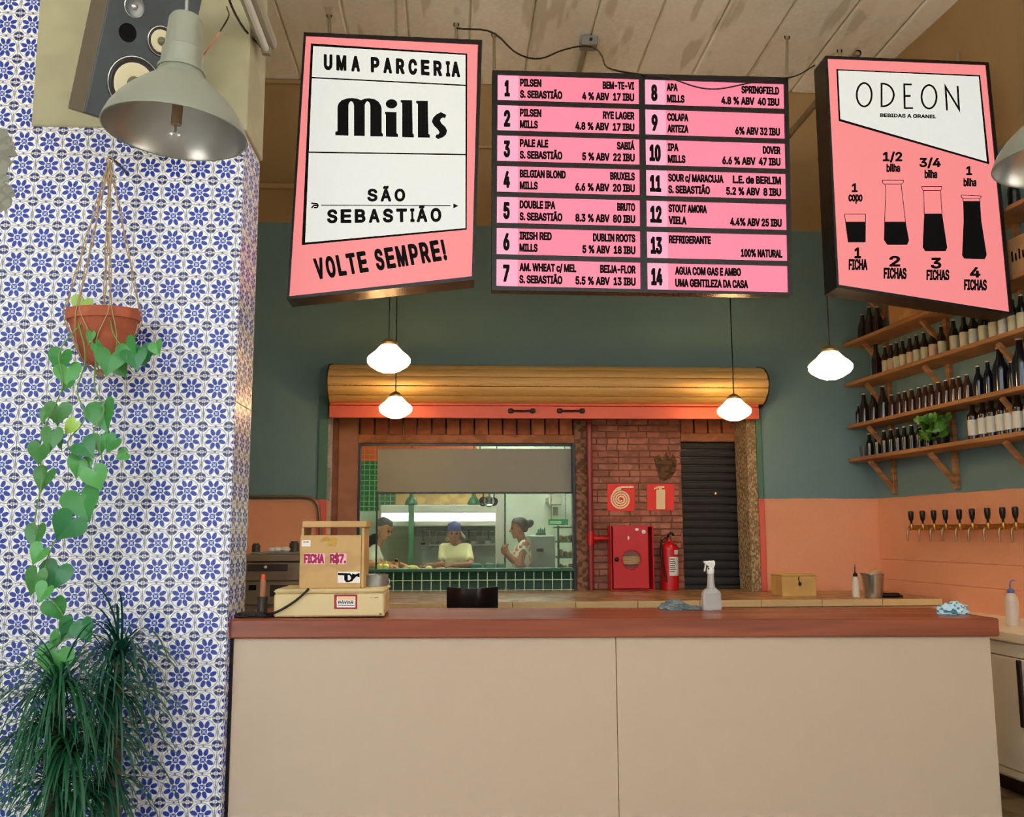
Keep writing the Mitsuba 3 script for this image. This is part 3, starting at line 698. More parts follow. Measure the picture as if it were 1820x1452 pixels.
put(k + '__hose', xf(tube(spline([(-0.07, -0.02, ez + 0.03), (-0.085, -0.05, ez - 0.05), (-0.07, -0.06, ez - 0.2), (-0.05, -0.08, ez - 0.33)], 16), 0.009, 8), E0), M_BLACK, smooth=True, label='black discharge hose')


def wrap(r, a0, a1, z0, z1, n=12):
    """A label bent round a cylinder of radius r (angles in degrees from the camera side, to the right positive)."""
    a = np.radians(np.linspace(a0, a1, n)); v = [(r * math.sin(t), -r * math.cos(t), z) for z in (z0, z1) for t in a]
    return trimesh.Trimesh(v, [f for j in range(n - 1) for f in ((j, j + 1, n + j + 1), (j, n + j + 1, n + j))], process=False)


M_LABEL = mat('paper_label', (226, 222, 212), 0.6, two=True)
put(k + '__label', xf(wrap(er + 0.001, -15, 62, kz(1023), kz(990)), E0), M_LABEL, label='white instruction label')
put(k + '__label', xf(wrap(er + 0.001, 20, 62, kz(986), kz(978)), E0), M_LABEL, label='small white label')
for i in range(7):
    put(k + '__label_print', xf(wrap(er + 0.0018, -12, 20 + 4 * (i % 3), kz(994 + i * 3.6) - 0.004, kz(994 + i * 3.6) + 0.004), E0), mat('print_grey', (88, 88, 92), 0.7, two=True) if i == 0 else 'mat_print_grey')

for name, x0, y0, x1, y1, lab_ in (('hose_sign', 1079, 860, 1128, 908, 'red square sign with a white coiled hose symbol'), ('extinguisher_sign', 1149.5, 860, 1197.5, 907, 'red square sign with a white fire extinguisher symbol')):
    k = thing(name, lab_, 'sign')
    scene[k] = mikit.ply(flat(polypx([(x0, y0), (x1, y0), (x1, y1), (x0, y1)], YK), YK, 0.004, 0.004), M_SIGNR)
    if name == 'hose_sign':
        t = np.linspace(0.6, 7.4 * np.pi, 120); rr = 2.5 + 15.2 * t / t[-1]
        sp = [(1103 + r * math.cos(u - 1.6 + math.pi * 0.6), 887.5 + r * math.sin(u - 1.6 + math.pi * 0.6)) for u, r in zip(t, rr)]
        g = LineString([loc(*q, YK) for q in sp]).buffer(0.0074)
        tail = LineString([loc(*q, YK) for q in ((1091, 874), (1097, 868), (1106, 865.5), (1124, 865.5))]).buffer(0.0085)
        g = unary_union([g, tail])
    else:
        g = unary_union([polypx([(1167, 871), (1181, 871), (1181, 904), (1167, 904)], YK).buffer(0.004), polypx([(1171, 864), (1176, 864), (1176, 872), (1171, 872)], YK), polypx([(1161, 870), (1163, 867), (1169, 864), (1180, 864), (1180, 867), (1170, 868)], YK)])
    put(k + '__symbol', flat(g, YK - 0.008, 0.0015), M_IVORY, label='ivory white symbol')

# ------------------------------------------------------------------ kitchen behind the window
KX0, KX1, KY1, KZ1 = W0 - 1.2, W1 + 1.9, 14.0, 3.3
kt = tuple(P(700, y, KY1)[2] for y in (908, 820))


def kitchen_paint(p, n, uv):
    """Orange paint over a band of small green tiles over white, on the kitchen's far wall."""
    s = 0.078
    u, v = p.x / s, p.z / s
    e = dr.maximum(dr.abs(u - dr.floor(u) - 0.5), dr.abs(v - dr.floor(v) - 0.5))
    g = mix(mi.Color3f(lin((28, 86, 50))), mi.Color3f(lin((168, 206, 140))), smoothstep(0.43, 0.46, e))
    o = mix(mi.Color3f(lin((238, 96, 46))), mi.Color3f(lin((246, 150, 96))), smoothstep(0.43, 0.46, e))
    w = mix(mi.Color3f(lin((218, 226, 212))), mi.Color3f(lin((196, 208, 192))), smoothstep(0.44, 0.47, e) * 0.6)
    band = dr.select(p.z > kt[1], 1.0, 0.0)
    c = mix(mi.Color3f(g), o, band)
    right = dr.select(p.x > 0.35, 1.0, 0.0)
    return mix(mix(w, c, dr.select(p.z > kt[0], 1.0, 0.0) * (1 - right)), mi.Color3f(lin((216, 232, 212))), right)


M_KW = mat('kitchen_wall', (214, 226, 210), 0.6)
M_KB = mat('kitchen_back', kitchen_paint, 0.4)
M_STEEL = mat('steel', speckle((170, 176, 172), (150, 156, 152), 6), 0.35, 0.75)
M_GSTEEL = mat('grey_steel', (150, 160, 154), 0.45, 0.4)
M_DGREEN = mat('dark_green', (30, 84, 58), 0.4)
KI = thing('wall_kitchen_inside', 'white kitchen walls with a band of small green tiles and orange paint above', kind='structure')
scene[KI] = mikit.ply(cat(box(KX0 - 0.1, KX0, YK + 0.2, KY1, 0, KZ1), box(KX1, KX1 + 0.1, YK + 0.2, KY1, 0, KZ1), box(KX0, W0 - 0.02, YK + 0.2, YK + 0.22, 0, KZ1), box(D1, KX1, YK + 0.2, YK + 0.22, 0, KZ1)), M_KW)
put(KI + '__far_wall', box(KX0, KX1, KY1, KY1 + 0.1, 0, KZ1), M_KB)
put('ceiling_kitchen', box(KX0 - 0.1, KX1 + 0.1, YK + 0.2, KY1 + 0.1, KZ1, KZ1 + 0.1), M_KW, kind='structure', label='white kitchen ceiling')
for i, (x, y) in enumerate(((0.0, 9.6), (0.2, 11.6), (1.1, 12.9))):
    k = thing('ceiling_light', f'flat fluorescent light on the kitchen ceiling, {ORD[i]} from the window', 'ceiling light', 'fluorescent lights on the kitchen ceiling')
    put(k + '__housing', box(x - 0.65, x + 0.65, y - 0.12, y + 0.12, KZ1 - 0.07, KZ1, 0.01), M_WHITE)
    glow(k + '__diffuser', box(x - 0.62, x + 0.62, y - 0.10, y + 0.10, KZ1 - 0.085, KZ1 - 0.07), M_WHITE, (7.2, 8.4, 6.4), 6.5)


def at(x, y, Y):
    return P(x, y, Y)


def slab(x0, y0, x1, y1, Y, d, b=0.004):
    """A box whose front face covers the pixel rectangle at depth Y and that reaches d metres back."""
    a, c = P(x0, y0, Y), P(x1, y1, Y)
    return box(a[0], c[0], Y, Y + d, a[2], c[2], b)


k = thing('range_hood', 'white range hood with a bright light strip and a tan duct on top', 'range hood')
put(k + '__canopy', slab(676, 897, 884, 911, 12.6, 1.3, 0.01), M_WHITE)
put(k + '__lower_panel', slab(676, 926, 884, 935, 12.62, 1.2, 0.01), M_WHITE)
glow(k + '__light_strip', slab(678, 911.5, 883, 925.5, 12.64, 0.05, 0.002), M_WHITE, (2.2, 2.5, 2.1), label='bright light strip')
put(k + '__duct', slab(703, 868, 869, 897, 12.9, 0.9, 0.01), mat('tan_duct', speckle((196, 160, 108), (176, 140, 92), 9), 0.6), label='tan duct casing')
one('kitchen_post', slab(726.5, 888, 734.5, 1040, 12.4, 0.06, 0.004), mat('post_green', (62, 106, 82), 0.5), 'slim dark green post in front of the range hood', 'post')
k = thing('kitchen_backsplash', 'grey steel back panel with a dark band and a shelf under the range hood', 'back panel')
put(k + '__panel', slab(735, 936, 881, 1060, 13.3, 0.03), M_GSTEEL)
put(k + '__dark_band', slab(735, 936, 881, 952, 13.28, 0.015), mat('band_grey', (98, 116, 108), 0.5), label='darker grey band')
put(k + '__shelf', slab(762, 967, 881, 970, 13.0, 0.29), M_STEEL)
put(k + '__rail', tube([at(748, 944, 13.2), at(878, 944, 13.2)], 0.012, 8), M_STEEL, smooth=True)
for i, x in enumerate((752, 764, 776, 833, 846, 858, 868)):
    a = at(x, 944, 13.18); L = (0.14, 0.2, 0.12, 0.11, 0.16, 0.13, 0.1)[i]
    mm = cat(tube([a + [0, 0, 0.012], a - [0, 0, L]], 0.007, 6), mv(lathe([(0, -0.03), (0.03, -0.022), (0.036, 0.0), (0.03, 0.0), (0, -0.02)], 12), *(a - [0, 0.0, L + 0.02])))
    one('ladle', mm, M_STEEL if i % 3 else M_BLACK, f'{ORD[i]} ladle from the left on the rail under the range hood', 'ladle', smooth=40, group='ladles on the kitchen rail')
for i, (x, w, h) in enumerate(((812, 18, 7), (842, 14, 5), (866, 12, 6))):
    a = at(x, 967, 13.1); r = w / 1650 * 13.1 / 2; hh = h / 1650 * 13.1
    one('shelf_tub', mv(lathe([(0, 0), (r * 0.9, 0), (r, hh), (r * 0.95, hh), (0, hh * 0.9)], 14), *(a + [0, 0, 0.002])), M_WHITE, f'pale tub on the steel shelf under the range hood, {ORD[i]} from the left', 'tub', smooth=40, group='tubs on the kitchen shelf')
one('kitchen_column', slab(881, 876, 896, 1060, 12.3, 0.14, 0.006), M_WHITE, 'white square column right of the range hood', 'column')
one('kitchen_pole', tube([at(897.5, 872, 11.9), at(897.5, 1060, 11.9)], 0.009, 8), M_BLACK, 'thin dark pole beside the white kitchen column', 'pole', smooth=True)
k = thing('kitchen_fridge', 'grey steel fridge with a dark handle behind the woman with the hair bun', 'fridge')
put(k + '__body', slab(941, 951, 989, 1200, 12.0, 0.5, 0.012), M_GSTEEL)
put(k + '__door', slab(943, 953, 987, 1190, 11.985, 0.014, 0.004), M_GSTEEL)
put(k + '__handle', slab(954, 975, 966, 980, 11.95, 0.033, 0.006), M_BLACK, label='dark recessed handle')
k = thing('bottle_crate', 'dark green crate of small bottles on top of the grey kitchen fridge', 'crate')
put(k + '__crate', slab(955, 947, 970, 951, 12.1, 0.2, 0.002), M_DGREEN)
for i in range(4):
    a = at(957 + 3.6 * i, 951, 12.2); put(k + '__bottle', mv(lathe([(0, 0), (0.012, 0), (0.012, 0.06), (0.005, 0.08 + 0.02 * (i % 2)), (0, 0.08 + 0.02 * (i % 2))], 8), *a), M_DGREEN, smooth=40)
k = thing('exit_sign', 'green hanging emergency exit sign above the fridge in the kitchen', 'sign')
put(k + '__board', slab(975, 923, 1010, 933, 11.9, 0.03, 0.003), mat('exit_green', (20, 150, 84), 0.5))
put(k + '__pale_band', slab(977, 926, 998, 931, 11.895, 0.003, 0), mat('exit_pale', (170, 230, 190), 0.5))
for x in (980, 1005):
    put(k + '__rod', tube([at(x, 923, 11.91), at(x, 923, 11.91) * [1, 1, 0] + [0, 0, KZ1]], 0.005, 6), M_STEEL)
one('wall_cabinet', slab(978, 872, 999, 897, 13.0, 0.25, 0.01), M_WHITE, 'small white box high on the kitchen wall above the exit sign', 'box')
put('wall_cabinet__bracket', box(at(988, 885, 13.0)[0] - 0.05, at(988, 885, 13.0)[0] + 0.05, 13.25, KY1, at(988, 885, 13)[2] - 0.03, at(988, 885, 13)[2] + 0.03), M_STEEL)
one('kitchen_notice', slab(983, 901, 992, 916, KY1 - 0.006, 0.005, 0), mat('notice_grey', (128, 140, 126), 0.7), 'small grey notice on the white kitchen wall over the exit sign', 'notice')
k = thing('storage_rack', 'dark storage rack with goods at the right edge of the kitchen window', 'rack')
for x in (992, 1022):
    for Y in (12.2, 12.7):
        p = at(x, 940, Y); put(k + '__upright', box(p[0] - 0.012, p[0] + 0.012, Y - 0.012, Y + 0.012, 0, at(x, 934, Y)[2]), M_DGREEN)
for y in (936, 962, 990):
    put(k + '__shelf', slab(991, y, 1023, y + 2, 12.18, 0.55, 0.002), M_DGREEN)
gc = [(150, 120, 70), (196, 180, 110), (112, 84, 60), (170, 150, 80), (90, 100, 80), (188, 168, 120)]
for i in range(9):
    x = 994 + (i % 3) * 9.5; y = (962, 990, 1016)[i // 3]
    one('grocery_pack', slab(x, y - 9 - 5 * RNG.random(), x + 7.5, y - 0.2 if i < 6 else y, 12.25, 0.2, 0.02), mat(f'pack_{i % 6}', gc[i % 6], 0.6) if i < 6 else f'mat_pack_{i % 6}', f'{ORD[i % 3]} pack from the left on the {("top", "middle", "bottom")[i // 3]} tier of the dark kitchen rack', 'pack', group='goods on the kitchen rack')
for x in (731, 842):
    k = thing('green_pendant', f'small dark green pendant lamp in the kitchen, {"left one above the green post" if x == 731 else "right one beside the hanging pans"}', 'pendant lamp', 'green pendant lamps in the kitchen')
    p = at(x, 897, 11.0); R = 0.075
    put(k + '__shade', mv(lathe([(R, 0), (R * 0.95, 0.03), (R * 0.6, 0.075), (0.025, 0.095), (0.02, 0.13), (0, 0.13)], 20), *p), M_DGREEN, smooth=40)
    put(k + '__cord', tube([p + [0, 0, 0.12], p * [1, 1, 0] + [0, 0, KZ1]], 0.004, 6), M_BLACK)
one('pan_rack', tube([at(852, 873, 11.4), at(884, 873, 11.4)], 0.012, 8), M_BLACK, 'dark rail for pans at the top of the kitchen window', 'rail', smooth=True)
for x in (853, 883):
    put('pan_rack__hanger', tube([at(x, 873, 11.4), at(x, 873, 11.4) * [1, 1, 0] + [0, 0, KZ1]], 0.005, 6), M_BLACK)
for i, (x, r) in enumerate(((859, 0.05), (869, 0.06), (878, 0.045))):
    p = at(x, 874, 11.38)
    mm = cat(mv(lathe([(0, -0.03), (r, -0.03), (r * 1.1, 0.02), (r, 0.02), (0, -0.02)], 16), *(p - [0, 0, 0.12]), rx=1.2), tube([p + [0, 0, 0.01], p - [0, 0, 0.08]], 0.008, 6))
    one('hanging_pan', mm, M_BLACK if i != 1 else M_STEEL, f'pan hanging from the dark kitchen rail, {ORD[i]} from the left', 'pan', smooth=40, group='pans on the kitchen rail')
ZK = 1.135
k = thing('kitchen_worktop', 'steel kitchen work table between the cooks and the window', 'work table')
put(k + '__top', box(KX0 + 0.05, W1 + 0.1, 10.2, 11.15, ZK - 0.04, ZK, 0.004), M_STEEL)
put(k + '__cabinet', box(KX0 + 0.1, W1 + 0.05, 10.25, 11.1, 0, ZK - 0.042), M_GSTEEL)
M_YEL = mat('pale_yellow', (236, 226, 130), 0.5); M_BREAD = mat('bread', speckle((232, 214, 140), (200, 166, 90), 12), 0.8); M_SALAD = mat('salad', speckle((120, 150, 84), (190, 196, 130), 30), 0.8)
M_MEAT = mat('meat', speckle((190, 130, 96), (226, 196, 150), 30), 0.8)
for x in (675, 686):
    p = P(x, 1012, 10.3); p[2] = ZK
    k = thing('sauce_bottle', f'pale yellow squeeze bottle at the left corner of the kitchen window, {"left" if x == 675 else "right"} of the pair', 'sauce bottle', 'yellow sauce bottles on the kitchen table')
    put(k + '__body', mv(lathe([(0, 0), (0.034, 0), (0.034, 0.07), (0.016, 0.085), (0, 0.085)], 14), *p), M_YEL, smooth=40)
    put(k + '__nozzle', mv(lathe([(0.012, 0.085), (0.004, 0.125), (0, 0.125)], 10), *p), M_YEL, smooth=40)
for x, Y, L, w, m, s, c in ((733, 10.6, 0.085, 0.06, M_BREAD, 'round pale loaf on the kitchen table', 'bread'), (762, 10.6, 0.05, 0.05, M_BREAD, 'small pale bread roll on the kitchen table in front of the woman with the headwrap', 'bread'), (722, 10.45, 0.06, 0.05, M_SALAD, 'heap of green salad beside the loaf on the kitchen table', 'salad'),
                            (782, 10.5, 0.07, 0.04, M_MEAT, 'chopped reddish food on the kitchen table', 'food'), (801, 10.5, 0.05, 0.035, M_MEAT, 'second heap of chopped food, right of the first on the kitchen table', 'food')):
    p = P(x, 1005, Y); b = ball(1, 3); v = b.vertices * [L, L * 0.7, w]; v *= (1 + 0.25 * (meshkit.fbm(b.vertices * 4 + x, 3) - 0.5))[:, None]; v[:, 2] = np.maximum(v[:, 2], -0.003)
    b.vertices = v + [p[0], Y, ZK + 0.004]
    one('food_' + c if c == 'food' else c + '_heap' if c == 'salad' else 'bread_loaf', b, m, s, c, smooth=True)
for i, (x0, x1) in enumerate(((838, 856), (862, 880), (884, 898))):
    a, b = P(x0, 1005, 10.55), P(x1, 1005, 10.55)
    one('green_tray', box(a[0], b[0], 10.5, 10.8, ZK, ZK + 0.075, 0.012), M_DGREEN, f'dark green tray on the kitchen table, {ORD[i]} of three from the left', 'tray', group='green trays on the kitchen table')

# ------------------------------------------------------------------ the three cooks
_bp = ball(1.0, 2).vertices


def sph(p, r):
    return _bp * r + np.asarray(p, float)


def bone(a, ra, b, rb):
    return m3.Manifold.hull_points(np.vstack([sph(a, ra), sph(b, rb)]))


def lump(*ps):
    return m3.Manifold.hull_points(np.vstack([sph(p, r) for p, r in ps]))


def blend(parts, length=0.02, it=12):
    m = m3.Manifold.batch_boolean(parts, m3.OpType.Add).refine_to_length(length).to_mesh()
    t = trimesh.Trimesh(m.vert_properties[:, :3], m.tri_verts, process=True)
    trimesh.smoothing.filter_taubin(t, 0.5, 0.52, it)
    return t


def hand(wrist, d, up, s=1.0, curl=0.5, side=1):
    """A palm, four unequal curled fingers and a thumb; d: direction of the hand, up: back of the hand."""
    d = np.asarray(d, float) / np.linalg.norm(d); up = np.asarray(up, float); up = up - up @ d * d; up /= np.linalg.norm(up); w = np.cross(d, up) * side
    wr = np.asarray(wrist, float); out = []
    k = [wr + d * 0.085 * s + w * o * s for o in (-0.030, -0.010, 0.010, 0.029)]
    out.append(lump((wr, 0.024 * s), (k[0], 0.012 * s), (k[3], 0.012 * s), (wr + w * 0.015 * s + d * 0.03 * s, 0.016 * s)))
    for q, L in zip(k, (0.052, 0.066, 0.072, 0.064)):
        m_ = q + (d * math.cos(curl) - up * math.sin(curl)) * L * 0.55 * s; e_ = m_ + (d * math.cos(2 * curl) - up * math.sin(2 * curl)) * L * 0.5 * s
        out += [bone(q, 0.0105 * s, m_, 0.0092 * s), bone(m_, 0.0092 * s, e_, 0.008 * s)]
    b = wr + d * 0.025 * s + w * 0.026 * s; c = b + (d * 0.6 + w * 0.75 - up * 0.2) * 0.042 * s; e_ = c + (d * 0.85 + w * 0.15 - up * 0.4) * 0.032 * s
    return out + [bone(b, 0.013 * s, c, 0.0105 * s), bone(c, 0.0105 * s, e_, 0.009 * s)]


def head_parts(c, f, u):
    """Skull, jaw, nose and ears around the head centre c; f: where the face looks, u: up."""
    f = np.asarray(f, float) / np.linalg.norm(f); u = np.asarray(u, float) - np.dot(u, f) * f; u /= np.linalg.norm(u); s = np.cross(f, u); c = np.asarray(c, float)
    q = lambda x, y, z: c + s * x + f * y + u * z
    parts = [lump((q(0, -0.025, 0.035), 0.078), (q(0, 0.02, 0.045), 0.070), (q(0, 0.035, -0.02), 0.058)), lump((q(0, 0.03, -0.03), 0.056), (q(0, 0.055, -0.088), 0.026), (q(0.03, 0.01, -0.065), 0.025), (q(-0.03, 0.01, -0.065), 0.025)),
             lump((q(0, 0.088, 0.012), 0.008), (q(0, 0.108, -0.022), 0.011), (q(0.012, 0.092, -0.026), 0.008), (q(-0.012, 0.092, -0.026), 0.008)), lump((q(0, 0.086, -0.052), 0.010), (q(0.018, 0.078, -0.052), 0.008), (q(-0.018, 0.078, -0.052), 0.008)),
             lump((q(0.076, -0.005, 0.012), 0.012), (q(0.078, -0.01, -0.02), 0.010)), lump((q(-0.076, -0.005, 0.012), 0.012), (q(-0.078, -0.01, -0.02), 0.010))]
    eyes = cat(*[mv(ball(0.011, 2), *q(x, 0.084, 0.014)) for x in (0.031, -0.031)])
    return parts, eyes, q


def torso(j, g=0.0):
    p, w, c, s = j['pelvis'], j['waist'], j['chest'], j['shoulder']
    pair = lambda a, r: [(np.asarray(x), r + g) for x in a]
    return [lump(*pair(p, 0.105), *pair(w, 0.092)), lump(*pair(w, 0.092), *pair(c, 0.102)), lump(*pair(c, 0.102), *pair(s, 0.052))]


def cook(label_, j, face, up, skin, hair, shirt, pants, hands, extra=None, sleeve=0.62):
    k = thing('person', label_, 'person')
    parts, eyes, q = head_parts(j['head'], face, up)
    body = torso(j) + parts + [bone(j['neck'], 0.056, np.asarray(j['head']) - 0.03 * np.asarray(up), 0.05)]
    cloth = torso(j, 0.013)
    for i in (0, 1):
        S, E_, Wt = (np.asarray(j[n][i], float) for n in ('shoulder', 'elbow', 'wrist'))
        body += [bone(S, 0.050, E_, 0.037), bone(E_, 0.038, Wt, 0.026)] + hand(Wt, hands[i][0], hands[i][1], 1.0, hands[i][2], 1 if i else -1)
        if sleeve:
            cloth.append(bone(S, 0.062, S + (E_ - S) * sleeve, 0.055))
        H = np.asarray(j['pelvis'][i], float); N, A = H + [0, -0.02, -0.43], H + [0, 0.02, -0.84]; A[2] = max(A[2], 0.085)
        body += [bone(H - [0, 0, .02], 0.09, N, 0.056), bone(N, 0.056, A, 0.04), lump((A, 0.04), (A + [0, -0.15, -0.045], 0.035), (A + [0, 0.04, -0.045], 0.036))]
    scene[k] = mikit.ply(blend(body), skin, smooth=True)
    put(k + '__shirt', blend(cloth), shirt, smooth=True)
    pl = []
    for i in (0, 1):
        H = np.asarray(j['pelvis'][i], float); N, A = H + [0, -0.02, -0.43], H + [0, 0.02, -0.80]
        pl += [bone(H, 0.115, N, 0.075), bone(N, 0.075, A, 0.06)]
    put(k + '__trousers', blend(pl, 0.03), pants, smooth=True)
    put(k + '__eyes', eyes, M_INK, smooth=True)
    hair(k, q)
    return k, q


SKINS = [mat(f'skin_{i}', c, 0.55) for i, c in enumerate(((196, 134, 92), (150, 98, 70), (146, 92, 66)))]
M_HAIR = mat('dark_hair', (38, 30, 24), 0.6); M_WRAP = mat('blue_wrap', (62, 66, 122), 0.8); M_SHIRTW = mat('white_shirt', (236, 234, 216), 0.8); M_SHIRTC = mat('cream_shirt', (238, 230, 178), 0.8); M_JEANS = mat('grey_trousers', (96, 104, 116), 0.8)


def print_top(p, n, uv):
    return mix(mi.Color3f(lin((236, 228, 214))), mi.Color3f(lin((196, 140, 116))), smoothstep(0.52, 0.6, noise(p.x * 26, p.y * 26, p.z * 26)))


M_PRINT = mat('print_top', print_top, 0.8)
Z3 = np.array([0, 0, 1.0])

# woman with a headwrap, facing the window
cx, cy = P(808, 950, 11.55)[0], 11.55
j = dict(pelvis=[(cx - .085, cy, .92), (cx + .085, cy, .92)], waist=[(cx - .05, cy, 1.08), (cx + .06, cy, 1.08)], chest=[(cx - .075, cy - .02, 1.25), (cx + .085, cy - .02, 1.25)], shoulder=[(cx - .13, cy - .01, 1.365), (cx + .15, cy - .01, 1.365)],
         neck=(cx + .005, cy - .01, 1.38), head=(cx - .005, cy - .04, 1.535), elbow=[(cx - .16, cy - .18, 1.17), (cx + .20, cy - .20, 1.17)], wrist=[(cx - .32, cy - .44, 1.175), (cx - .02, cy - .42, 1.175)])


def wrap_hat(k, q):
    put(k + '__headwrap', blend([lump((q(0, -0.03, 0.045), 0.087), (q(0, 0.02, 0.07), 0.075), (q(0, -0.01, 0.10), 0.06)), lump((q(0.05, -0.02, 0.11), 0.03), (q(-0.05, -0.02, 0.11), 0.03))]), M_WRAP, smooth=True, label='blue headwrap')
    put(k + '__headwrap__tail', blend([lump((q(-0.08, -0.02, 0.02), 0.02), (q(-0.13, -0.02, -0.04), 0.014))]), M_SHIRTW, smooth=True, label='white end of the headwrap')
    put(k + '__earring', mv(torus(0.02, 0.005, 14, 6), *q(0.085, 0.0, -0.06), rx=math.pi / 2), mat('gold', (220, 200, 120), 0.3, 0.8), label='gold hoop earring')


cook('woman in a cream T-shirt and a blue headwrap working at the kitchen table', j, (0.02, -1, -0.05), Z3, SKINS[1], wrap_hat, M_SHIRTC, M_JEANS, [((-0.9, -0.5, -0.25), Z3, 0.5), ((-0.95, -0.3, -0.25), Z3, 0.5)])

# woman with a hair bun, in profile looking left
cx, cy = P(927, 950, 11.4)[0], 11.4
j = dict(pelvis=[(cx, cy - .085, .95), (cx, cy + .085, .95)], waist=[(cx, cy - .05, 1.12), (cx, cy + .05, 1.12)], chest=[(cx + .0, cy - .08, 1.29), (cx + .0, cy + .08, 1.29)], shoulder=[(cx + .03, cy - .14, 1.405), (cx + .03, cy + .14, 1.405)],
         neck=(cx + .02, cy, 1.43), head=(cx - .035, cy, 1.60), elbow=[(cx - .04, cy - .2, 1.17), (cx - .06, cy + .2, 1.18)], wrist=[(cx - .17, cy - .09, 1.30), (cx - .19, cy + .08, 1.29)])


def bun(k, q):
    put(k + '__hair', blend([lump((q(0, -0.035, 0.05), 0.088), (q(0, 0.015, 0.07), 0.068), (q(0, -0.07, 0.0), 0.05)), lump((q(0, -0.13, 0.045), 0.046), (q(0, -0.15, 0.06), 0.042))]), M_HAIR, smooth=True, label='dark hair gathered in a bun')


cook('woman with a dark hair bun and a patterned sleeveless top seen in profile', j, (-1, -0.05, -0.08), Z3, SKINS[2], bun, M_PRINT, M_JEANS, [((-0.4, 0.3, 0.8), (-0.8, -0.4, 0.3), 0.8), ((-0.4, -0.2, 0.8), (-0.8, 0.4, 0.3), 0.8)], sleeve=0)

# man leaning over the table at the left
cx, cy = P(652, 950, 11.05)[0], 11.25
hx = P(680, 941, 10.95)[0]
j = dict(pelvis=[(cx - .12, cy + .14, .93), (cx - .10, cy - .03, .93)], waist=[(cx - .08, cy + .07, 1.10), (cx - .06, cy - .05, 1.10)], chest=[(cx + .0, cy + .06, 1.28), (cx + .03, cy - .08, 1.27)], shoulder=[(cx + .05, cy + .12, 1.38), (cx + .09, cy - .16, 1.36)],
         neck=(cx + .11, cy - .05, 1.42), head=(hx, cy - .12, 1.595), elbow=[(cx + .16, cy + .14, 1.18), (cx + .06, cy - .30, 1.19)], wrist=[(cx + .38, cy - .10, 1.19), (cx + .28, cy - .42, 1.185)])


def short(k, q):
    put(k + '__hair', blend([lump((q(0, -0.035, 0.055), 0.083), (q(0, 0.02, 0.075), 0.062), (q(0, -0.06, 0.0), 0.05))]), M_HAIR, smooth=True, label='short dark hair')


k, q = cook('man in a white T-shirt leaning over the kitchen table at the left', j, (0.78, -0.35, -0.42), (0.35, -0.1, 0.9), SKINS[0], short, M_SHIRTW, M_JEANS, [((0.95, -0.3, -0.2), Z3, 0.4), ((0.95, -0.3, -0.2), Z3, 0.4)])
put(k + '__collar', blend([lump(((cx - .05, cy + .0, 1.40), 0.07), ((cx + .02, cy - .14, 1.42), 0.055), ((cx + .08, cy - .12, 1.50), 0.05), ((cx + .03, cy + .06, 1.45), 0.06))]), mat('black_cloth', (22, 20, 18), 0.9), smooth=True, label='black hood lying on the shoulders')

# ------------------------------------------------------------------ schoolhouse pendants behind the bar
M_GLOBE = mat('opal_glass', (250, 240, 220), 0.3)
M_BRASS = mat('aged_brass', (150, 120, 70), 0.4, 0.8)
LAMP = (30.0, 17.5, 7.0)
lamps = [((691, 640), 6.1, 39, 'left near'), ((1476, 652), 6.1, 40, 'right near'), ((703, 726), 7.35, 30, 'left far'), ((1305, 730), 7.35, 31, 'right far')]
lamp_say = ['glowing opal glass pendant hanging just below the Mills sign', 'glowing opal glass pendant left of the bottle shelves', 'glowing opal glass pendant in front of the left end of the coral shutter rail', 'glowing opal glass pendant in front of the right end of the coral shutter rail']
for ((x, y), Y, r, _), say in zip(lamps, lamp_say):
    k = thing('pendant_lamp', say, 'pendant lamp', 'opal glass pendant lamps')
    p = P(x, y, Y); R = r / FOC * Y
    prof = [(0, -.60), (.25, -.60), (.52, -.50), (.86, -.29), (.99, -.12), (1, .06), (.90, .19), (.64, .40), (.48, .58), (.36, .70), (0, .71)]
    scene[k + '__globe'] = {**mikit.ply(mv(lathe([(a * R, b * R) for a, b in prof], 28), *p), M_GLOBE, smooth=50), **emit(LAMP)}
    put(k + '__fitter', mv(lathe([(0.40 * R, .70 * R), (.40 * R, .80 * R), (.2 * R, .95 * R), (.1 * R, 1.0 * R), (0, 1.0 * R)], 20), *p), M_BRASS, smooth=40)
    zh, yh = (4.15, YS + 0.2) if Y < 6.5 else (4.25, YW)      # held by an arm on the sign's back or on the wall
    put(k + '__cord', tube([p + [0, 0, .95 * R], [p[0], p[1], zh]], 0.0042, 8), M_BLACK)
    put(k + '__arm', tube([[p[0], p[1] - math.copysign(0.02, yh - Y), zh], [p[0], yh + math.copysign(0.05, yh - Y), zh]], 0.009, 8), M_BLACK)

# ------------------------------------------------------------------ big grey workshop shades in front
M_SHADE = mat('grey_enamel', (134, 138, 122), 0.32, 0.25)
M_SHIN = mat('shade_inside', (196, 198, 194), 0.26, 0.65)
M_BULB = 'mat_bulb'; scene[M_BULB] = {'type': 'thindielectric', 'int_ior': 1.9}
YB = 2.9


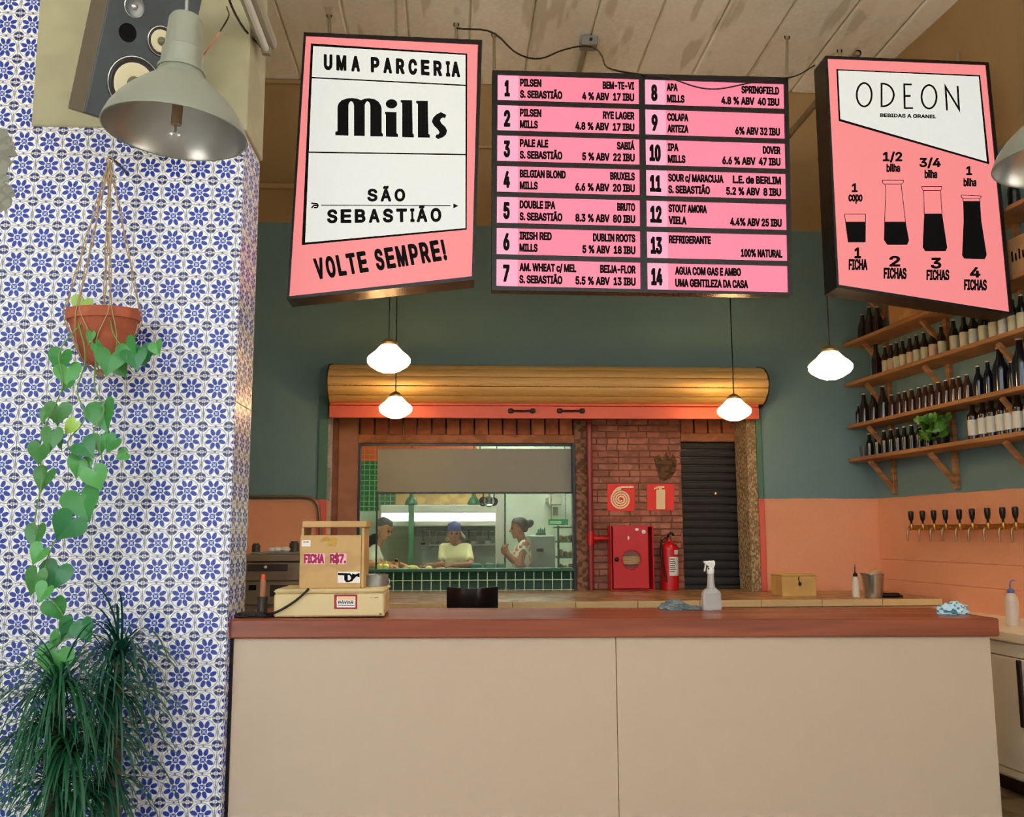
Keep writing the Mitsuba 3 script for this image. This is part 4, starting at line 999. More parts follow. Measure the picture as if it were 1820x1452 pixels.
def shade_lamp(x, y, rim_px, say):
    k = thing('shade_lamp', say, 'pendant lamp', 'grey metal shade lamps')
    p = P(x, y, YB); R = np.linalg.norm(P(x + rim_px, y, YB) - p) if x < 1700 else np.linalg.norm(P(437.5, 234, YB) - P(311.5, 234, YB))
    M = trimesh.transformations.euler_matrix(0.0, 0.045, 0.0); M[:3, 3] = p
    out = [(1.0, 0), (0.985, 0.06), (0.93, 0.20), (0.82, 0.37), (0.68, 0.53), (0.52, 0.68), (0.40, 0.78), (0.33, 0.86), (0.315, 0.93)]
    inn = [(0.315, 0.90), (0.33, 0.84), (0.39, 0.765), (0.51, 0.665), (0.67, 0.515), (0.81, 0.355), (0.92, 0.19), (0.975, 0.055), (0.985, 0.0)]
    put(k + '__shade', xf(lathe([(a * R, b * R) for a, b in out], 56), M), 'mat_grey_enamel_two', smooth=60)
    put(k + '__shade__inside', xf(lathe([(a * R, b * R) for a, b in inn], 56), M), 'mat_shade_inside_two', smooth=60, label='silvery inside of the shade')
    put(k + '__shade__rim', xf(mv(torus(R * 0.993, R * 0.010, 64, 8)), M), M_SHADE, smooth=True)
    put(k + '__neck', xf(lathe([(a * R, b * R) for a, b in ((0.0, 0.92), (0.335, 0.92), (0.33, 0.97), (0.295, 0.99), (0.285, 1.25), (0.262, 1.28), (0.235, 1.72), (0.20, 1.78), (0.06, 1.80), (0, 1.80))], 36), M), M_SHADE, smooth=35)
    top = (M @ [0, 0, 1.8 * R, 1])[:3]
    put(k + '__collar', mv(lathe([(0.05 * R, -0.01), (0.055 * R, 0.05 * R), (0.03 * R, 0.07 * R), (0, .07 * R)], 16), *top), M_STEEL, smooth=40)
    put(k + '__stem', tube([top, [top[0], top[1], Z_CEIL + 0.02]], 0.028 * R, 10), M_STEEL, smooth=True)
    put(k + '__socket', xf(lathe([(0.0, 0.12 * R), (0.075 * R, 0.12 * R), (0.075 * R, 0.55 * R), (0.10 * R, 0.58 * R), (0.10 * R, 0.9 * R), (0, 0.9 * R)], 20), M), mat('socket_brown', (136, 112, 84), 0.5) if k == 'shade_lamp' else 'mat_socket_brown', smooth=40)
    put(k + '__bulb', xf(lathe([(0, -0.17 * R), (0.06 * R, -0.155 * R), (0.115 * R, -0.10 * R), (0.135 * R, -0.03 * R), (0.115 * R, 0.04 * R), (0.08 * R, 0.09 * R), (0.065 * R, 0.13 * R)], 24), M), M_BULB, smooth=60, label='clear glass bulb')
    put(k + '__bulb__filament', xf(cat(tube([(0, 0, 0.14 * R), (0, 0, 0.02 * R)], 0.02 * R, 8), tube(spline([(-0.05 * R, 0, -0.02 * R), (-0.02 * R, 0.01 * R, 0.02 * R), (0.02 * R, -0.01 * R, -0.02 * R), (0.05 * R, 0, 0.02 * R)], 12), 0.006 * R, 6)), M), M_STEEL, smooth=40)


mat('grey_enamel_two', (134, 138, 122), 0.32, 0.25, two=True); mat('shade_inside_two', (166, 168, 166), 0.28, 0.8, two=True)
shade_lamp(311.5, 236, 126, 'large grey metal shade lamp hanging in front of the loudspeaker')
shade_lamp(1893, 292, 126, 'grey metal shade lamp half out of the frame right of the ODEON sign')

# ------------------------------------------------------------------ loudspeaker on the plaster
M_SPK = mat('speaker_front', speckle((58, 67, 70), (52, 60, 63), 6), 0.55); M_SPKS = mat('speaker_side', (92, 82, 64), 0.6)
M_CONE = mat('speaker_cone', (206, 200, 166), 0.6); M_RUB = mat('rubber', (44, 46, 48), 0.4); M_CHR = mat('chrome', (220, 220, 216), 0.15, 0.9)
SW, SH, SD = 0.43, 0.80, 0.20
M = trimesh.transformations.euler_matrix(0.40, -0.02, 0.80, 'sxyz')
M[:3, 3] = P(150.5, 200, 4.24) - M[:3, :3] @ np.array([0, 0, 0])
k = thing('loudspeaker', 'dark grey loudspeaker with cream cones hung tilted on the plaster', 'loudspeaker')
put(k + '__cabinet', xf(box(0, SW, 0.016, SD, 0, SH, 0.004), M), M_SPKS)
put(k + '__front_panel', xf(box(0, SW, 0.0, 0.0155, 0, SH, 0.004), M), M_SPK)


def local_px(x, y):
    """Where the line of sight meets the loudspeaker's front, in its own frame."""
    d = CB[0] * (x - 910) / FOC + CB[1] * (y - 726) / FOC + CB[2]; n = M[:3, 1]
    w = EYE + d * ((M[:3, 3] - EYE) @ n) / (d @ n); return (M[:3, :3].T @ (w - M[:3, 3]))[[0, 2]]


for (x, y), R, kind in (((238, 150), 0.125, 'woofer'), ((286, 73), 0.066, 'midrange')):
    u, v = local_px(x, y); D = M @ frame((u, 0.001, v), (1, 0, 0), (0, 0, 1), (0, -1, 0))
    put(f'{k}__{kind}', xf(cat(torus(R, 0.008, 36, 8), lathe([(R, 0.002), (R * 0.93, 0.012), (R * 0.80, 0.004), (0, 0.003)], 36)), D), M_RUB, smooth=40)
    put(f'{k}__{kind}__cone', xf(lathe([(R * 0.80, 0.006), (R * 0.70, 0.010), (R * 0.3, 0.007), (0, 0.0065)], 36), D), M_CONE, smooth=50, label='cream cone')
    put(f'{k}__{kind}__cap', xf(lathe([(R * 0.30, 0.007), (R * 0.27, 0.020), (R * 0.15, 0.030), (0, 0.033)], 24), D), mat('cap_' + kind, (96, 94, 70), 0.6), smooth=60, label='olive dust cap')
    put(f'{k}__{kind}__trim_ring', xf(torus(R * 1.02, 0.0028, 40, 6), D @ frame((0, 0, 0.009), (1, 0, 0), (0, 1, 0), (0, 0, 1))), M_CHR, smooth=True)
u, v = local_px(227, 58); D = M @ frame((u, 0.001, v), (1, 0, 0), (0, 0, 1), (0, -1, 0))
put(k + '__bass_port', xf(cat(lathe([(0.043, 0.0), (0.041, 0.004), (0.036, 0.002), (0, 0.001)], 28)), D), M_INK, smooth=30, label='black round bass port')
u, v = local_px(239, 12); D = M @ frame((u, 0.001, v), (1, 0, 0), (0, 0, 1), (0, -1, 0))
put(k + '__tweeter', xf(lathe([(0.046, 0), (0.045, 0.006), (0.035, 0.003), (0, 0.003)], 30), D), mat('tweeter_grey', (104, 108, 108), 0.25, 0.5), smooth=40)
put(k + '__tweeter__dome', xf(lathe([(0.016, 0.003), (0.012, 0.013), (0, 0.017)], 20), D), M_CHR, smooth=60)
put(k + '__tweeter__ring', xf(torus(0.046, 0.0035, 36, 6), D), M_CHR, smooth=True)
c = (M @ [SW / 2, SD, SH / 2, 1])[:3]
put(k + '__wall_bracket', box(c[0] - 0.06, c[0] + 0.06, c[1] - 0.06, YP - 0.012, c[2] - 0.1, c[2] + 0.1, 0.01), M_BLACK)
one('speaker_wire', tube(spline([P(403, 12, 4.7), P(407, 24, 4.6), P(398, 45, 4.5), P(391, 56, 4.5)], 14), 0.004, 6), M_BLACK, 'thin black and red wire hanging beside the loudspeaker', 'wire', smooth=True)
put('speaker_wire__red_end', tube(spline([P(391, 56, 4.5), P(378, 75, 4.52), P(366, 92, 4.58), P(356, 108, 4.72)], 12), 0.003, 6), mat('wire_red', (214, 110, 92), 0.5), smooth=True, label='pinkish red end of the wire')

# ------------------------------------------------------------------ fluorescent batten, conduits and cables near the ceiling
k = thing('tube_light', 'unlit fluorescent batten hanging beside the top of the tiled wall', 'light fixture')
e = P(478, 92, 5.0)
put(k + '__housing', box(e[0] - 0.055, e[0] + 0.045, 3.3, 5.0, e[2] + 0.01, e[2] + 0.07, 0.012), mat('batten', (150, 146, 124), 0.5))
put(k + '__tube', tube([[e[0] - 0.005, 3.34, e[2] - 0.015], [e[0] - 0.005, 4.94, e[2] - 0.015]], 0.019, 14), mat('tube_glass', (200, 200, 186), 0.25), smooth=True)
for y in (3.33, 4.95):
    put(k + '__end_cap', box(e[0] - 0.03, e[0] + 0.02, y - 0.015, y + 0.03, e[2] - 0.04, e[2] + 0.012, 0.006), mat('cap_grey', (120, 116, 96), 0.5) if y < 4 else 'mat_cap_grey')
for y in (3.6, 4.7):
    put(k + '__hanger', tube([[e[0], y, e[2] + 0.06], [e[0], y, Z_CEIL + 0.02]], 0.004, 6), M_STEEL)
one('batten_cable', tube(spline([[e[0] - 0.07, 3.3, e[2] + 0.10], [e[0] - 0.065, 4.0, e[2] + 0.07], [e[0] - 0.07, 4.9, e[2] + 0.02], [e[0] - 0.03, 5.02, e[2] + 0.03]], 24), 0.006, 8), M_BLACK, 'black cable along the unlit fluorescent batten', 'cable', smooth=True)
k = thing('junction_box', 'small grey junction box on the ceiling above the beer menu', 'junction box')
J = Pz(1046, 74, Z_CEIL - 0.03)
put(k + '__box', box(J[0] - 0.07, J[0] + 0.07, J[1] - 0.06, J[1] + 0.06, Z_CEIL - 0.085, Z_CEIL - 0.005, 0.008), mat('box_grey', (118, 120, 116), 0.5))
put(k + '__knob', mv(ball(0.014, 2), J[0] + 0.01, J[1] - 0.065, Z_CEIL - 0.045), M_BLACK, smooth=True)
one('ceiling_conduit', tube([[J[0] - 0.02, J[1] + 0.05, Z_CEIL - 0.05], [J[0] - 0.02, YW, Z_CEIL - 0.05]], 0.022, 10), mat('conduit_grey', (136, 132, 116), 0.5), 'grey conduit on the ceiling behind the junction box', 'conduit', smooth=True)
q = P(1426, 212, 7.0)
one('ceiling_pipe', tube([[q[0], 5.95, q[2]], [q[0], YW, q[2]]], 0.026, 10), mat('pipe_brown', (120, 104, 78), 0.6), 'brown pipe running below the ceiling between the beer menu and the ODEON sign', 'pipe', smooth=True)
k = thing('sign_cable', 'black electric cable sagging from the ceiling box to the light boxes', 'cable')
put(k + '__run', tube(spline([P(x, y, Y) for x, y, Y in ((812, 50, 6.4), (845, 52, 6.45), (880, 60, 6.5), (912, 90, 6.55), (940, 103, 6.6), (990, 93, 6.8), (1040, 82, 7.0), (1070, 100, 6.6), (1098, 126, 5.9), (1150, 134, 5.67))], 50), 0.0065, 8), M_BLACK, smooth=True)
put(k + '__run', tube(spline([P(x, y, Y) for x, y, Y in ((1150, 134, 5.67), (1198, 141, 5.665), (1232, 153, 5.66), (1268, 158.5, 5.66), (1302, 154, 5.66), (1335, 147, 5.66), (1395, 139, 5.67), (1425, 130, 5.8), (1448, 116, 5.86))], 44), 0.0045, 8), M_BLACK, smooth=True)
# chains from ceiling hooks to the light boxes
M_CHAIN = mat('chain', (176, 166, 140), 0.4, 0.6)


def chain(owner, a, b):
    a, b = np.asarray(a, float), np.asarray(b, float); n = max(3, int(np.linalg.norm(b - a) / 0.034)); ms = []
    t = (b - a) / np.linalg.norm(b - a); u = np.cross(t, [0.2, 1, 0.1]); u /= np.linalg.norm(u); w = np.cross(t, u)
    ring = torus(0.011, 0.0032, 8, 5); ring.vertices *= [1.0, 1.85, 1.0]
    for i in range(n):
        x, y = (u, w) if i % 2 else (w, -u)
        ms.append(xf(ring, frame(a + (b - a) * (i + .5) / n, x, t, np.cross(x, t))))
    put(owner + '__chain', cat(*ms), M_CHAIN, smooth=True, kind='stuff')
    put(owner + '__ceiling_hook', mv(torus(0.02, 0.005, 14, 6), *(b - [0, 0, 0.0]), rx=math.pi / 2), M_IRON, smooth=True)


for owner, pts in (('partner_sign', ((586, 58, 585, 27), (705, 65, 703, -6), (812, 70, 811, 44))), ('beer_menu', ((879, 125, 878, 62), (1398, 138, 1399, 66))), ('token_sign', ((1493, 100, 1492, 90), (1703, 109, 1702, 82)))):
    for x0, y0, x1, y1 in pts:
        a = P(x0, y0, YS + 0.08); b = Pz(x1, y1, Z_CEIL - 0.01)
        chain(owner, a - [0, 0, 0.02], b)
# ledges and conduit on the beige wall
put('trim_005', box(-3.5, P(545, 146, YW)[0], YW - 0.03, YW, P(490, 150, YW)[2], P(490, 143, YW)[2], 0.006), mat('beige_trim', (156, 132, 94), 0.7), kind='structure', label='narrow ledge at the top of the beige wall')
put('trim_006', box(-3.5, P(620, 330, YW)[0], YW - 0.03, YW, P(490, 336, YW)[2], P(490, 327, YW)[2], 0.006), 'mat_beige_trim', kind='structure', label='ledge across the beige wall left of the signs')
one('wall_conduit', tube([P(700, 259, YW - 0.02), P(1100, 264, YW - 0.02)], 0.014, 10), 'mat_beige_trim', 'beige conduit across the wall between the partner sign and the beer menu', 'conduit', smooth=True)

# ------------------------------------------------------------------ hanging planter with the trailing plant
M_TERRA = mat('terracotta', speckle((172, 92, 62), (156, 80, 52), 9), 0.8)
M_CORD = mat('macrame_cord', (164, 140, 104), 0.9)
YV = 4.60
pc = P(184, 560, YV); R = 60 / FOC * YV
k = thing('hanging_planter', 'terracotta pot hanging in cord netting on the tiled wall', 'planter')
put(k + '__pot', mv(lathe([(0, -0.24), (0.55 * R, -0.24), (0.62 * R, -0.22), (0.95 * R, -0.03), (1.02 * R, -0.03), (1.02 * R, 0.02), (0.92 * R, 0.02), (0.88 * R, -0.03), (0, -0.035)], 36), *pc, rx=0.06, ry=-0.04), M_TERRA, smooth=35)
put(k + '__soil', mv(lathe([(0.9 * R, -0.030), (0.5 * R, -0.02), (0, -0.018)], 24), *pc, rx=0.06, ry=-0.04), mat('soil', (52, 40, 30), 0.95), smooth=True)
ring = P(195, 285, YV)
put(k + '__ring', mv(torus(0.016, 0.004, 16, 6), *ring, rx=math.pi / 2), M_CORD, smooth=True)
put(k + '__hook', tube([ring + [0, 0, 0.014], ring + [0, 0.1, 0.03], [ring[0], YP + 0.004, ring[2] + 0.03]], 0.006, 8), M_IRON, smooth=True)
for a in (200, 250, 300, 20, 110):
    a = math.radians(a); rim = pc + [1.04 * R * math.cos(a), 1.04 * R * math.sin(a), 0.0]
    for s in (-1, 1):
        mid = [ring + (rim - ring) * t + [s * 0.006 * math.sin(14 * t), s * 0.004 * math.cos(14 * t), 0] for t in np.linspace(0, 1, 14)]
        low = pc + [0.45 * R * math.cos(a + s * 0.45), 0.45 * R * math.sin(a + s * 0.45), -0.25]
        put(k + '__cord', tube(spline(mid + [pc + [0.84 * R * math.cos(a + s * 0.3), 0.84 * R * math.sin(a + s * 0.3), -0.12], low, pc + [0, 0, -0.285]], 26), 0.0029, 6), M_CORD, smooth=True)
put(k + '__knot', mv(ball(0.02, 2), *(pc + [0, 0, -0.29])), M_CORD, smooth=True)


def leaf_mesh(w=1.0, fold=0.18, bend=0.2):
    """A heart-shaped leaf of unit length: cleft at the stem (above), tip at -z, facing -y."""
    t = np.linspace(0, 2 * np.pi, 33)[:-1]
    x = 16 * np.sin(t) ** 3; z = 13 * np.cos(t) - 5 * np.cos(2 * t) - 2 * np.cos(3 * t) - np.cos(4 * t)
    x, z = x / 30.0 * w, (z + 17) / 29.0 - 0.5
    v, f, n = [(0, 0, 0.22)], [], len(t)
    for k in (0.33, 0.66, 1.0):
        v += [(a * k, 0, 0.22 + (b - 0.22) * k) for a, b in zip(x, z)]
    v = np.array(v); v[:, 1] = fold * -np.abs(v[:, 0]) + bend * (v[:, 2] - 0.2) ** 2
    for j in range(n):
        k = (j + 1) % n; f.append((0, 1 + j, 1 + k))
        for r in (0, 1):
            a, b = 1 + r * n, 1 + (r + 1) * n
            f += [(a + j, b + j, b + k), (a + j, b + k, a + k)]
    return trimesh.Trimesh(v, f, process=False)


M_LEAF = [mat(f'leaf_{i}', c, 0.38, two=True, spec=0.5) for i, c in enumerate(((58, 132, 62), (78, 152, 74), (46, 118, 66), (150, 190, 78), (64, 126, 60)))]
M_STEM = mat('vine_stem', (104, 140, 70), 0.6)
vine = [(144, 545, 36, 1.0, 3, 20), (160, 600, 26, .55, 1, 10), (176, 622, 36, .5, 0, -35), (106, 642, 46, 1.0, 0, 15), (122, 668, 46, .9, 1, -10), (194, 645, 48, 1.0, 0, 10), (215, 657, 34, .9, 0, -25), (230, 620, 38, 1.0, 0, -40), (240, 640, 42, .95, 2, -15), (253, 632, 42, .9, 2, -10), (279, 620, 30, .9, 1, -20),
        (118, 683, 26, .9, 4, 30), (103, 736, 42, .95, 4, 0), (78, 740, 32, .5, 4, 10), (185, 741, 60, .95, 0, -15), (124, 760, 36, .6, 3, 40), (91, 782, 46, .7, 4, 5), (106, 784, 34, .5, 4, -10), (69, 807, 42, .95, 4, 10), (154, 798, 40, 1.0, 2, -40), (179, 790, 40, .65, 1, -5), (197, 790, 36, .8, 0, 40), (216, 810, 24, .9, 1, 60),
        (140, 831, 40, .9, 1, 10), (171, 851, 46, .9, 1, -20), (77, 853, 46, .9, 4, 15), (149, 898, 62, .95, 0, -20), (116, 939, 58, .9, 2, 35), (63, 955, 48, .7, 4, 0), (67, 987, 38, .9, 1, 30), (61, 1035, 52, .6, 4, 15), (95, 1027, 56, .85, 2, 20), (77, 1055, 36, .9, 1, 25), (100, 1085, 42, 1.0, 0, -20), (122, 1120, 42, .9, 2, 30), (151, 1122, 40, .9, 2, -30), (97, 1141, 40, .6, 1, 30), (96, 1178, 56, 1.0, 1, 10)]
k = thing('trailing_plant', 'trailing vine with heart-shaped green leaves spilling from the hanging pot', 'plant')
stems = [[(150, 556), (146, 600), (150, 650), (138, 700), (150, 745), (120, 790), (150, 815), (150, 870), (130, 915), (105, 950), (82, 1000), (80, 1050), (100, 1075), (115, 1110), (100, 1150), (97, 1165)],
         [(165, 558), (160, 600), (170, 640), (172, 700), (185, 725), (165, 775), (176, 800), (165, 840)], [(200, 558), (205, 600), (225, 620), (262, 622), (282, 612)], [(135, 556), (122, 600), (105, 630), (112, 680), (95, 725), (80, 760), (70, 800), (74, 840), (66, 900), (62, 950)]]
for s in stems:
    pts = [P(x, y, YV + 0.0 - (R + 0.02) * min(1, max(0, (y - 545) / 60)) * (1 if y < 700 else 0.9)) for x, y in s]
    put(k + '__stem', tube(spline(pts, 5 * len(pts)), 0.0035, 6), M_STEM, smooth=True)
for i, (x, y, s, w, m, a) in enumerate(vine):
    Y = YV - (R + 0.04) * (0.9 if y > 560 else -0.2) + 0.05 * math.sin(i * 2.3)
    g = mv(leaf_mesh(w, 0.14 + 0.1 * (i % 3), 0.25 + 0.15 * (i % 2)), ry=0)
    L = s * 1.08 / FOC * Y
    g.vertices = g.vertices * L
    g = mv(g, rz=0.35 * math.sin(i * 1.7), rx=0.18 * math.cos(i * 2.1) - 0.1); g = mv(g, *P(x, y, Y), ry=math.radians(a))
    put(k + '__leaf', g, M_LEAF[m], smooth=True)

# ------------------------------------------------------------------ two ponytail palms at the foot of the tiled wall
M_PALM = [mat(f'palm_{i}', c, 0.45, two=True) for i, c in enumerate(((22, 84, 50), (16, 72, 52)))]
M_TRUNK = mat('trunk', speckle((94, 84, 60), (70, 60, 44), 20), 0.9)


def strand(o, az, el, L, w, droop, n=9):
    d = np.array([math.cos(az) * math.cos(el), math.sin(az) * math.cos(el), math.sin(el)]); p = np.array(o, float); v, f = [], []
    for i in range(n):
        s = i / (n - 1); wd = w * (0.55 + 0.9 * s) * (1 - s ** 2.2) + 0.0006
        side_ = np.cross(d, [0, 0, 1]); ln = np.linalg.norm(side_); side_ = side_ / ln if ln > 1e-3 else np.array([1.0, 0, 0]); nn = np.cross(side_, d)
        v += [p - side_ * wd / 2, p + nn * wd * 0.12, p + side_ * wd / 2]
        p = p + d * L / (n - 1); d = d + np.array([0, 0, -droop / (n - 1)]); d /= np.linalg.norm(d)
    for i in range(n - 1):
        for j in (0, 1):
            a = 3 * i + j; f += [(a, a + 1, a + 4), (a, a + 4, a + 3)]
    return np.array(v), np.array(f)


def palm(px_, py_, Y, heads, m, say, seed):
    rg = np.random.default_rng(seed); k = thing('ponytail_palm', say, 'plant', 'ponytail palms by the tiled wall')
    base = P(px_, py_, Y); vs, fs, n = [], [], 0
    put(k + '__trunk', tube([[base[0], Y, 0.118], [base[0] + 0.01, Y, 0.4], [base[0], Y, base[2]]], [0.06, 0.028, 0.02], 12), M_TRUNK, smooth=True)
    for hx, hy, cnt, L in heads:
        o = P(hx, hy, Y)
        if abs(hx - px_) > 3 or abs(hy - py_) > 3:
            put(k + '__branch', tube([[base[0], Y, max(0.35, o[2] - 0.25)], o], 0.014, 8), M_TRUNK, smooth=True)
        for i in range(cnt):
            az = rg.uniform(0, 2 * np.pi); el = rg.uniform(0.2, 1.35); l = L * rg.uniform(0.6, 1.12)
            if math.sin(az) > 0.2: l *= 0.55
            v, f = strand(o + rg.normal(0, 0.008, 3), az, el, l, rg.uniform(0.010, 0.017), rg.uniform(1.7, 3.6), 9)
            vs.append(v); fs.append(f + n); n += len(v)
    V = np.concatenate(vs); V[:, 1] = np.minimum(V[:, 1], YP - 0.02)
    put(k + '__foliage', (V, np.concatenate(fs)), m, smooth=True, kind='stuff', label='long thin drooping dark green leaves')
    put(k + '__pot', mv(lathe([(0, 0), (0.13, 0), (0.15, 0.12), (0.165, 0.12), (0.165, 0.145), (0.14, 0.145), (0.135, 0.12), (0, 0.12)], 28), base[0], Y, 0), M_TERRA, smooth=35)


palm(104, 1228, 4.42, [(104, 1228, 150, 0.50), (84, 1300, 130, 0.48), (122, 1340, 130, 0.46), (100, 1400, 130, 0.42), (130, 1450, 90, 0.36)], M_PALM[0], 'dark green ponytail palm with drooping leaves, the lower one at the left', 3)
palm(211, 1172, 4.56, [(211, 1172, 130, 0.46), (198, 1250, 130, 0.5), (186, 1330, 120, 0.48), (178, 1410, 120, 0.42)], M_PALM[1], 'dark bluish green ponytail palm, the taller one at the right', 5)

# ------------------------------------------------------------------ back counter along the serving opening
M_BTOP = mat('brown_stone', speckle((142, 112, 76), (118, 92, 60), 10), 0.3)
M_EDGE = mat('cream_edge_tile', (208, 176, 122), 0.4); M_FACE = mat('tan_face', (190, 146, 100), 0.5)
YB0 = 6.98
BX0, BX1 = -1.9, CORNER[0] - 0.02
k = thing('back_counter', 'brown stone back counter with a cream tiled edge under the kitchen opening', 'counter')
put(k + '__top', box(BX0, BX1, YB0, YW - 0.002, Z_SILL - 0.03, Z_SILL, 0.004), M_BTOP)
put(k + '__top_sill', box(OPEN[0] + 0.002, OPEN[1] - 0.09, YW, YK - 0.025, Z_SILL - 0.03, Z_SILL, 0.003), M_BTOP)
n = 12; w = (BX1 - BX0) / n
for i in range(n):
    put(k + '__edge_tile', box(BX0 + i * w + 0.002, BX0 + (i + 1) * w - 0.002, YB0 - 0.014, YB0 - 0.001, Z_SILL - 0.052, Z_SILL - 0.001, 0.003), M_EDGE)
    put(k + '__front_tile', box(BX0 + i * w + 0.002, BX0 + (i + 1) * w - 0.002, YB0 + 0.004, YB0 + 0.016, 0.02, Z_SILL - 0.056, 0.003), M_FACE)
put(k + '__core', box(BX0, BX1, YB0 + 0.018, YW - 0.002, 0, Z_SILL - 0.032), M_FACE)


def onz(x, y, z=Z_SILL):
    """The point of a horizontal surface at height z seen at a pixel."""
    return Pz(x, y, z)


k = thing('storage_box', 'plain tan box with a small black lock on the back counter', 'box')
a, b = P(1391, 1063, 7.3), P(1450, 1021, 7.3)
put(k + '__body', box(a[0], b[0], 7.3, 7.56, Z_SILL, b[2] - 0.012, 0.003), mat('mdf_yellow', speckle((206, 166, 94), (196, 154, 84), 8), 0.6))
put(k + '__lid', box(a[0] - 0.002, b[0] + 0.002, 7.296, 7.564, b[2] - 0.011, b[2], 0.003), 'mat_mdf_yellow')
c = P(1421, 1037, 7.3); put(k + '__lock', cat(mv(lathe([(0.01, 0), (0.01, 0.01), (0, 0.01)], 12), 0, 0, 0, rx=math.pi / 2) if False else box(-0.010, 0.010, 0, 0.014, -0.016, 0.010, 0.003), tube([(-0.002, 0.006, 0.008), (-0.010, 0.006, 0.035), (-0.004, 0.006, 0.055)], 0.0035, 6)).apply_translation((c[0], 7.284, c[2])), M_BLACK, smooth=30, label='small black lock with its wire')
k = thing('squeeze_bottle', 'clear squeeze bottle with a long dark nozzle beside the steel bucket', 'squeeze bottle')
M_CLEARP = mat('milky_plastic', (232, 226, 214), 0.35, spec_trans=0.55, eta=1.35) if False else mat('milky_plastic', (222, 206, 184), 0.3)
p = P(1522, 1063, 7.2); p[2] = Z_SILL
put(k + '__body', mv(lathe([(0, 0), (0.028, 0), (0.03, 0.01), (0.03, 0.13), (0.022, 0.155), (0.014, 0.16), (0, 0.16)], 20), *p), M_CLEARP, smooth=40)
put(k + '__cap', mv(lathe([(0.017, 0.155), (0.017, 0.178), (0.007, 0.185), (0, .185)], 14), *p), M_BLACK, smooth=40)
put(k + '__nozzle', mv(lathe([(0.006, 0.184), (0.0025, 0.25), (0, 0.25)], 10), *p), M_BLACK, smooth=40)
k = thing('steel_bucket', 'tapered steel bucket at the corner of the back counter', 'bucket')
p = P(1553, 1068, 7.12); p[2] = Z_SILL
put(k + '__body', mv(lathe([(0, 0), (0.062, 0), (0.066, 0.006), (0.084, 0.175), (0.089, 0.178), (0.089, 0.184), (0.082, 0.184), (0.064, 0.012), (0, 0.012)], 32), *p), mat('bucket_steel', (176, 168, 150), 0.28, 0.9), smooth=40)
put(k + '__cloth', mv(blend([lump(((-0.03, -0.02, 0.16), 0.04), ((0.03, 0.0, 0.17), 0.045)), lump(((0.0, -0.04, 0.17), 0.035), ((0.04, 0.03, 0.175), 0.03))], 0.015), *p), mat('tan_cloth', (190, 158, 118), 0.9), smooth=True, label='crumpled cloth inside the bucket')
k = thing('hand_tool', 'black hand tool lying between the steel bucket and the side wall', 'tool')
a, b = onz(1568, 1062), onz(1598, 1062)
put(k + '__grip', tube([a + [0, 0, 0.018], b + [0, 0, 0.018]], 0.018, 10), M_BLACK, smooth=40)
put(k + '__head', tube([b + [-0.005, 0, 0.018], b + [0.0, -0.05, 0.012]], 0.010, 8), M_IRON, smooth=40)

# small dark oven and equipment at the left end of the back counter area
k = thing('oven', 'low brown-grey metal oven front with two drawers left of the cash box', 'oven')
ox0, ox1, OY = P(425, 1020, 6.6)[0], P(545, 1020, 6.6)[0], 6.6
M_OVEN = mat('oven_metal', speckle((138, 122, 100), (124, 108, 88), 4), 0.4, 0.3); M_OVD = mat('oven_dark', (56, 48, 42), 0.35)
ozt = P(480, 986, OY)[2]
put(k + '__body', box(ox0, ox1, OY, YB0 - 0.03, 0, P(480, 998, OY)[2] - 0.004, 0.004), M_OVEN)
put(k + '__top', box(ox0 - 0.01, ox1 + 0.01, OY - 0.02, YB0 - 0.03, P(480, 998, OY)[2] + 0.0, ozt, 0.006), M_OVEN)
for y0, y1 in ((1001, 1032), (1034, 1075)):
    put(k + '__drawer', box(ox0 + 0.01, ox1 - 0.01, OY - 0.018, OY - 0.001, P(480, y1, OY)[2], P(480, y0, OY)[2], 0.004), M_OVEN)
put(k + '__drawer__grip', slab(440, 1003, 511, 1015, OY - 0.021, 0.004), M_OVD, label='dark recessed grip')
put(k + '__drawer_001__display', slab(442, 1040, 455, 1049, OY - 0.021, 0.004), M_INK, label='small black display')
put(k + '__drawer_001__grip', slab(480, 1040, 531, 1060, OY - 0.021, 0.004), M_OVD, label='dark recessed grip')
put(k + '__knob', mv(ball(0.012, 2), *P(472, 1008, OY - 0.026)), M_WHITE, smooth=True, label='small pale knob')
k = thing('metal_tray', 'metal tray of pale dough on top of the oven left of the cash box', 'tray')
a, c = P(452, 985, 6.8), P(536, 985, 6.8)
put(k + '__tray', box(a[0], c[0], 6.66, 6.9, ozt, ozt + 0.016, 0.006), M_STEEL)
put(k + '__dough', cat(*[mv(xf(ball(1, 2), np.diag([r, r, r * 0.55, 1])), P(x, 982, 6.76)[0], 6.76, ozt + 0.016 + r * 0.5) for x, r in ((484, 0.03), (494, 0.034), (507, 0.036))]), M_WHITE, smooth=True, kind='stuff', label='lumps of pale dough')
for i, (x, r, h) in enumerate(((455, 0.03, 0.06), (523, 0.036, 0.075))):
    one('dark_jar', mv(lathe([(0, 0), (r, 0), (r, h * .8), (r * .7, h * .85), (r * .7, h), (0, h)], 16), P(x, 980, 6.84)[0], 6.84, ozt + 0.016), M_OVD, ('low dark jar at the left end of the oven top', 'taller dark jar on the oven top beside the cash box')[i], 'jar', smooth=40, group='dark jars on the oven')
one('wall_pipe', tube(spline([P(x, y, YW - 0.03) for x, y in ((330, 881), (437, 882), (500, 882.5), (540, 883), (556, 887), (564, 896), (567, 910), (568, 922), (568, 1040))], 60), 0.014, 10), mat('pipe_metal', (112, 96, 78), 0.4, 0.4), 'brown metal pipe along the orange wall that bends down beside the opening', 'pipe', smooth=True)

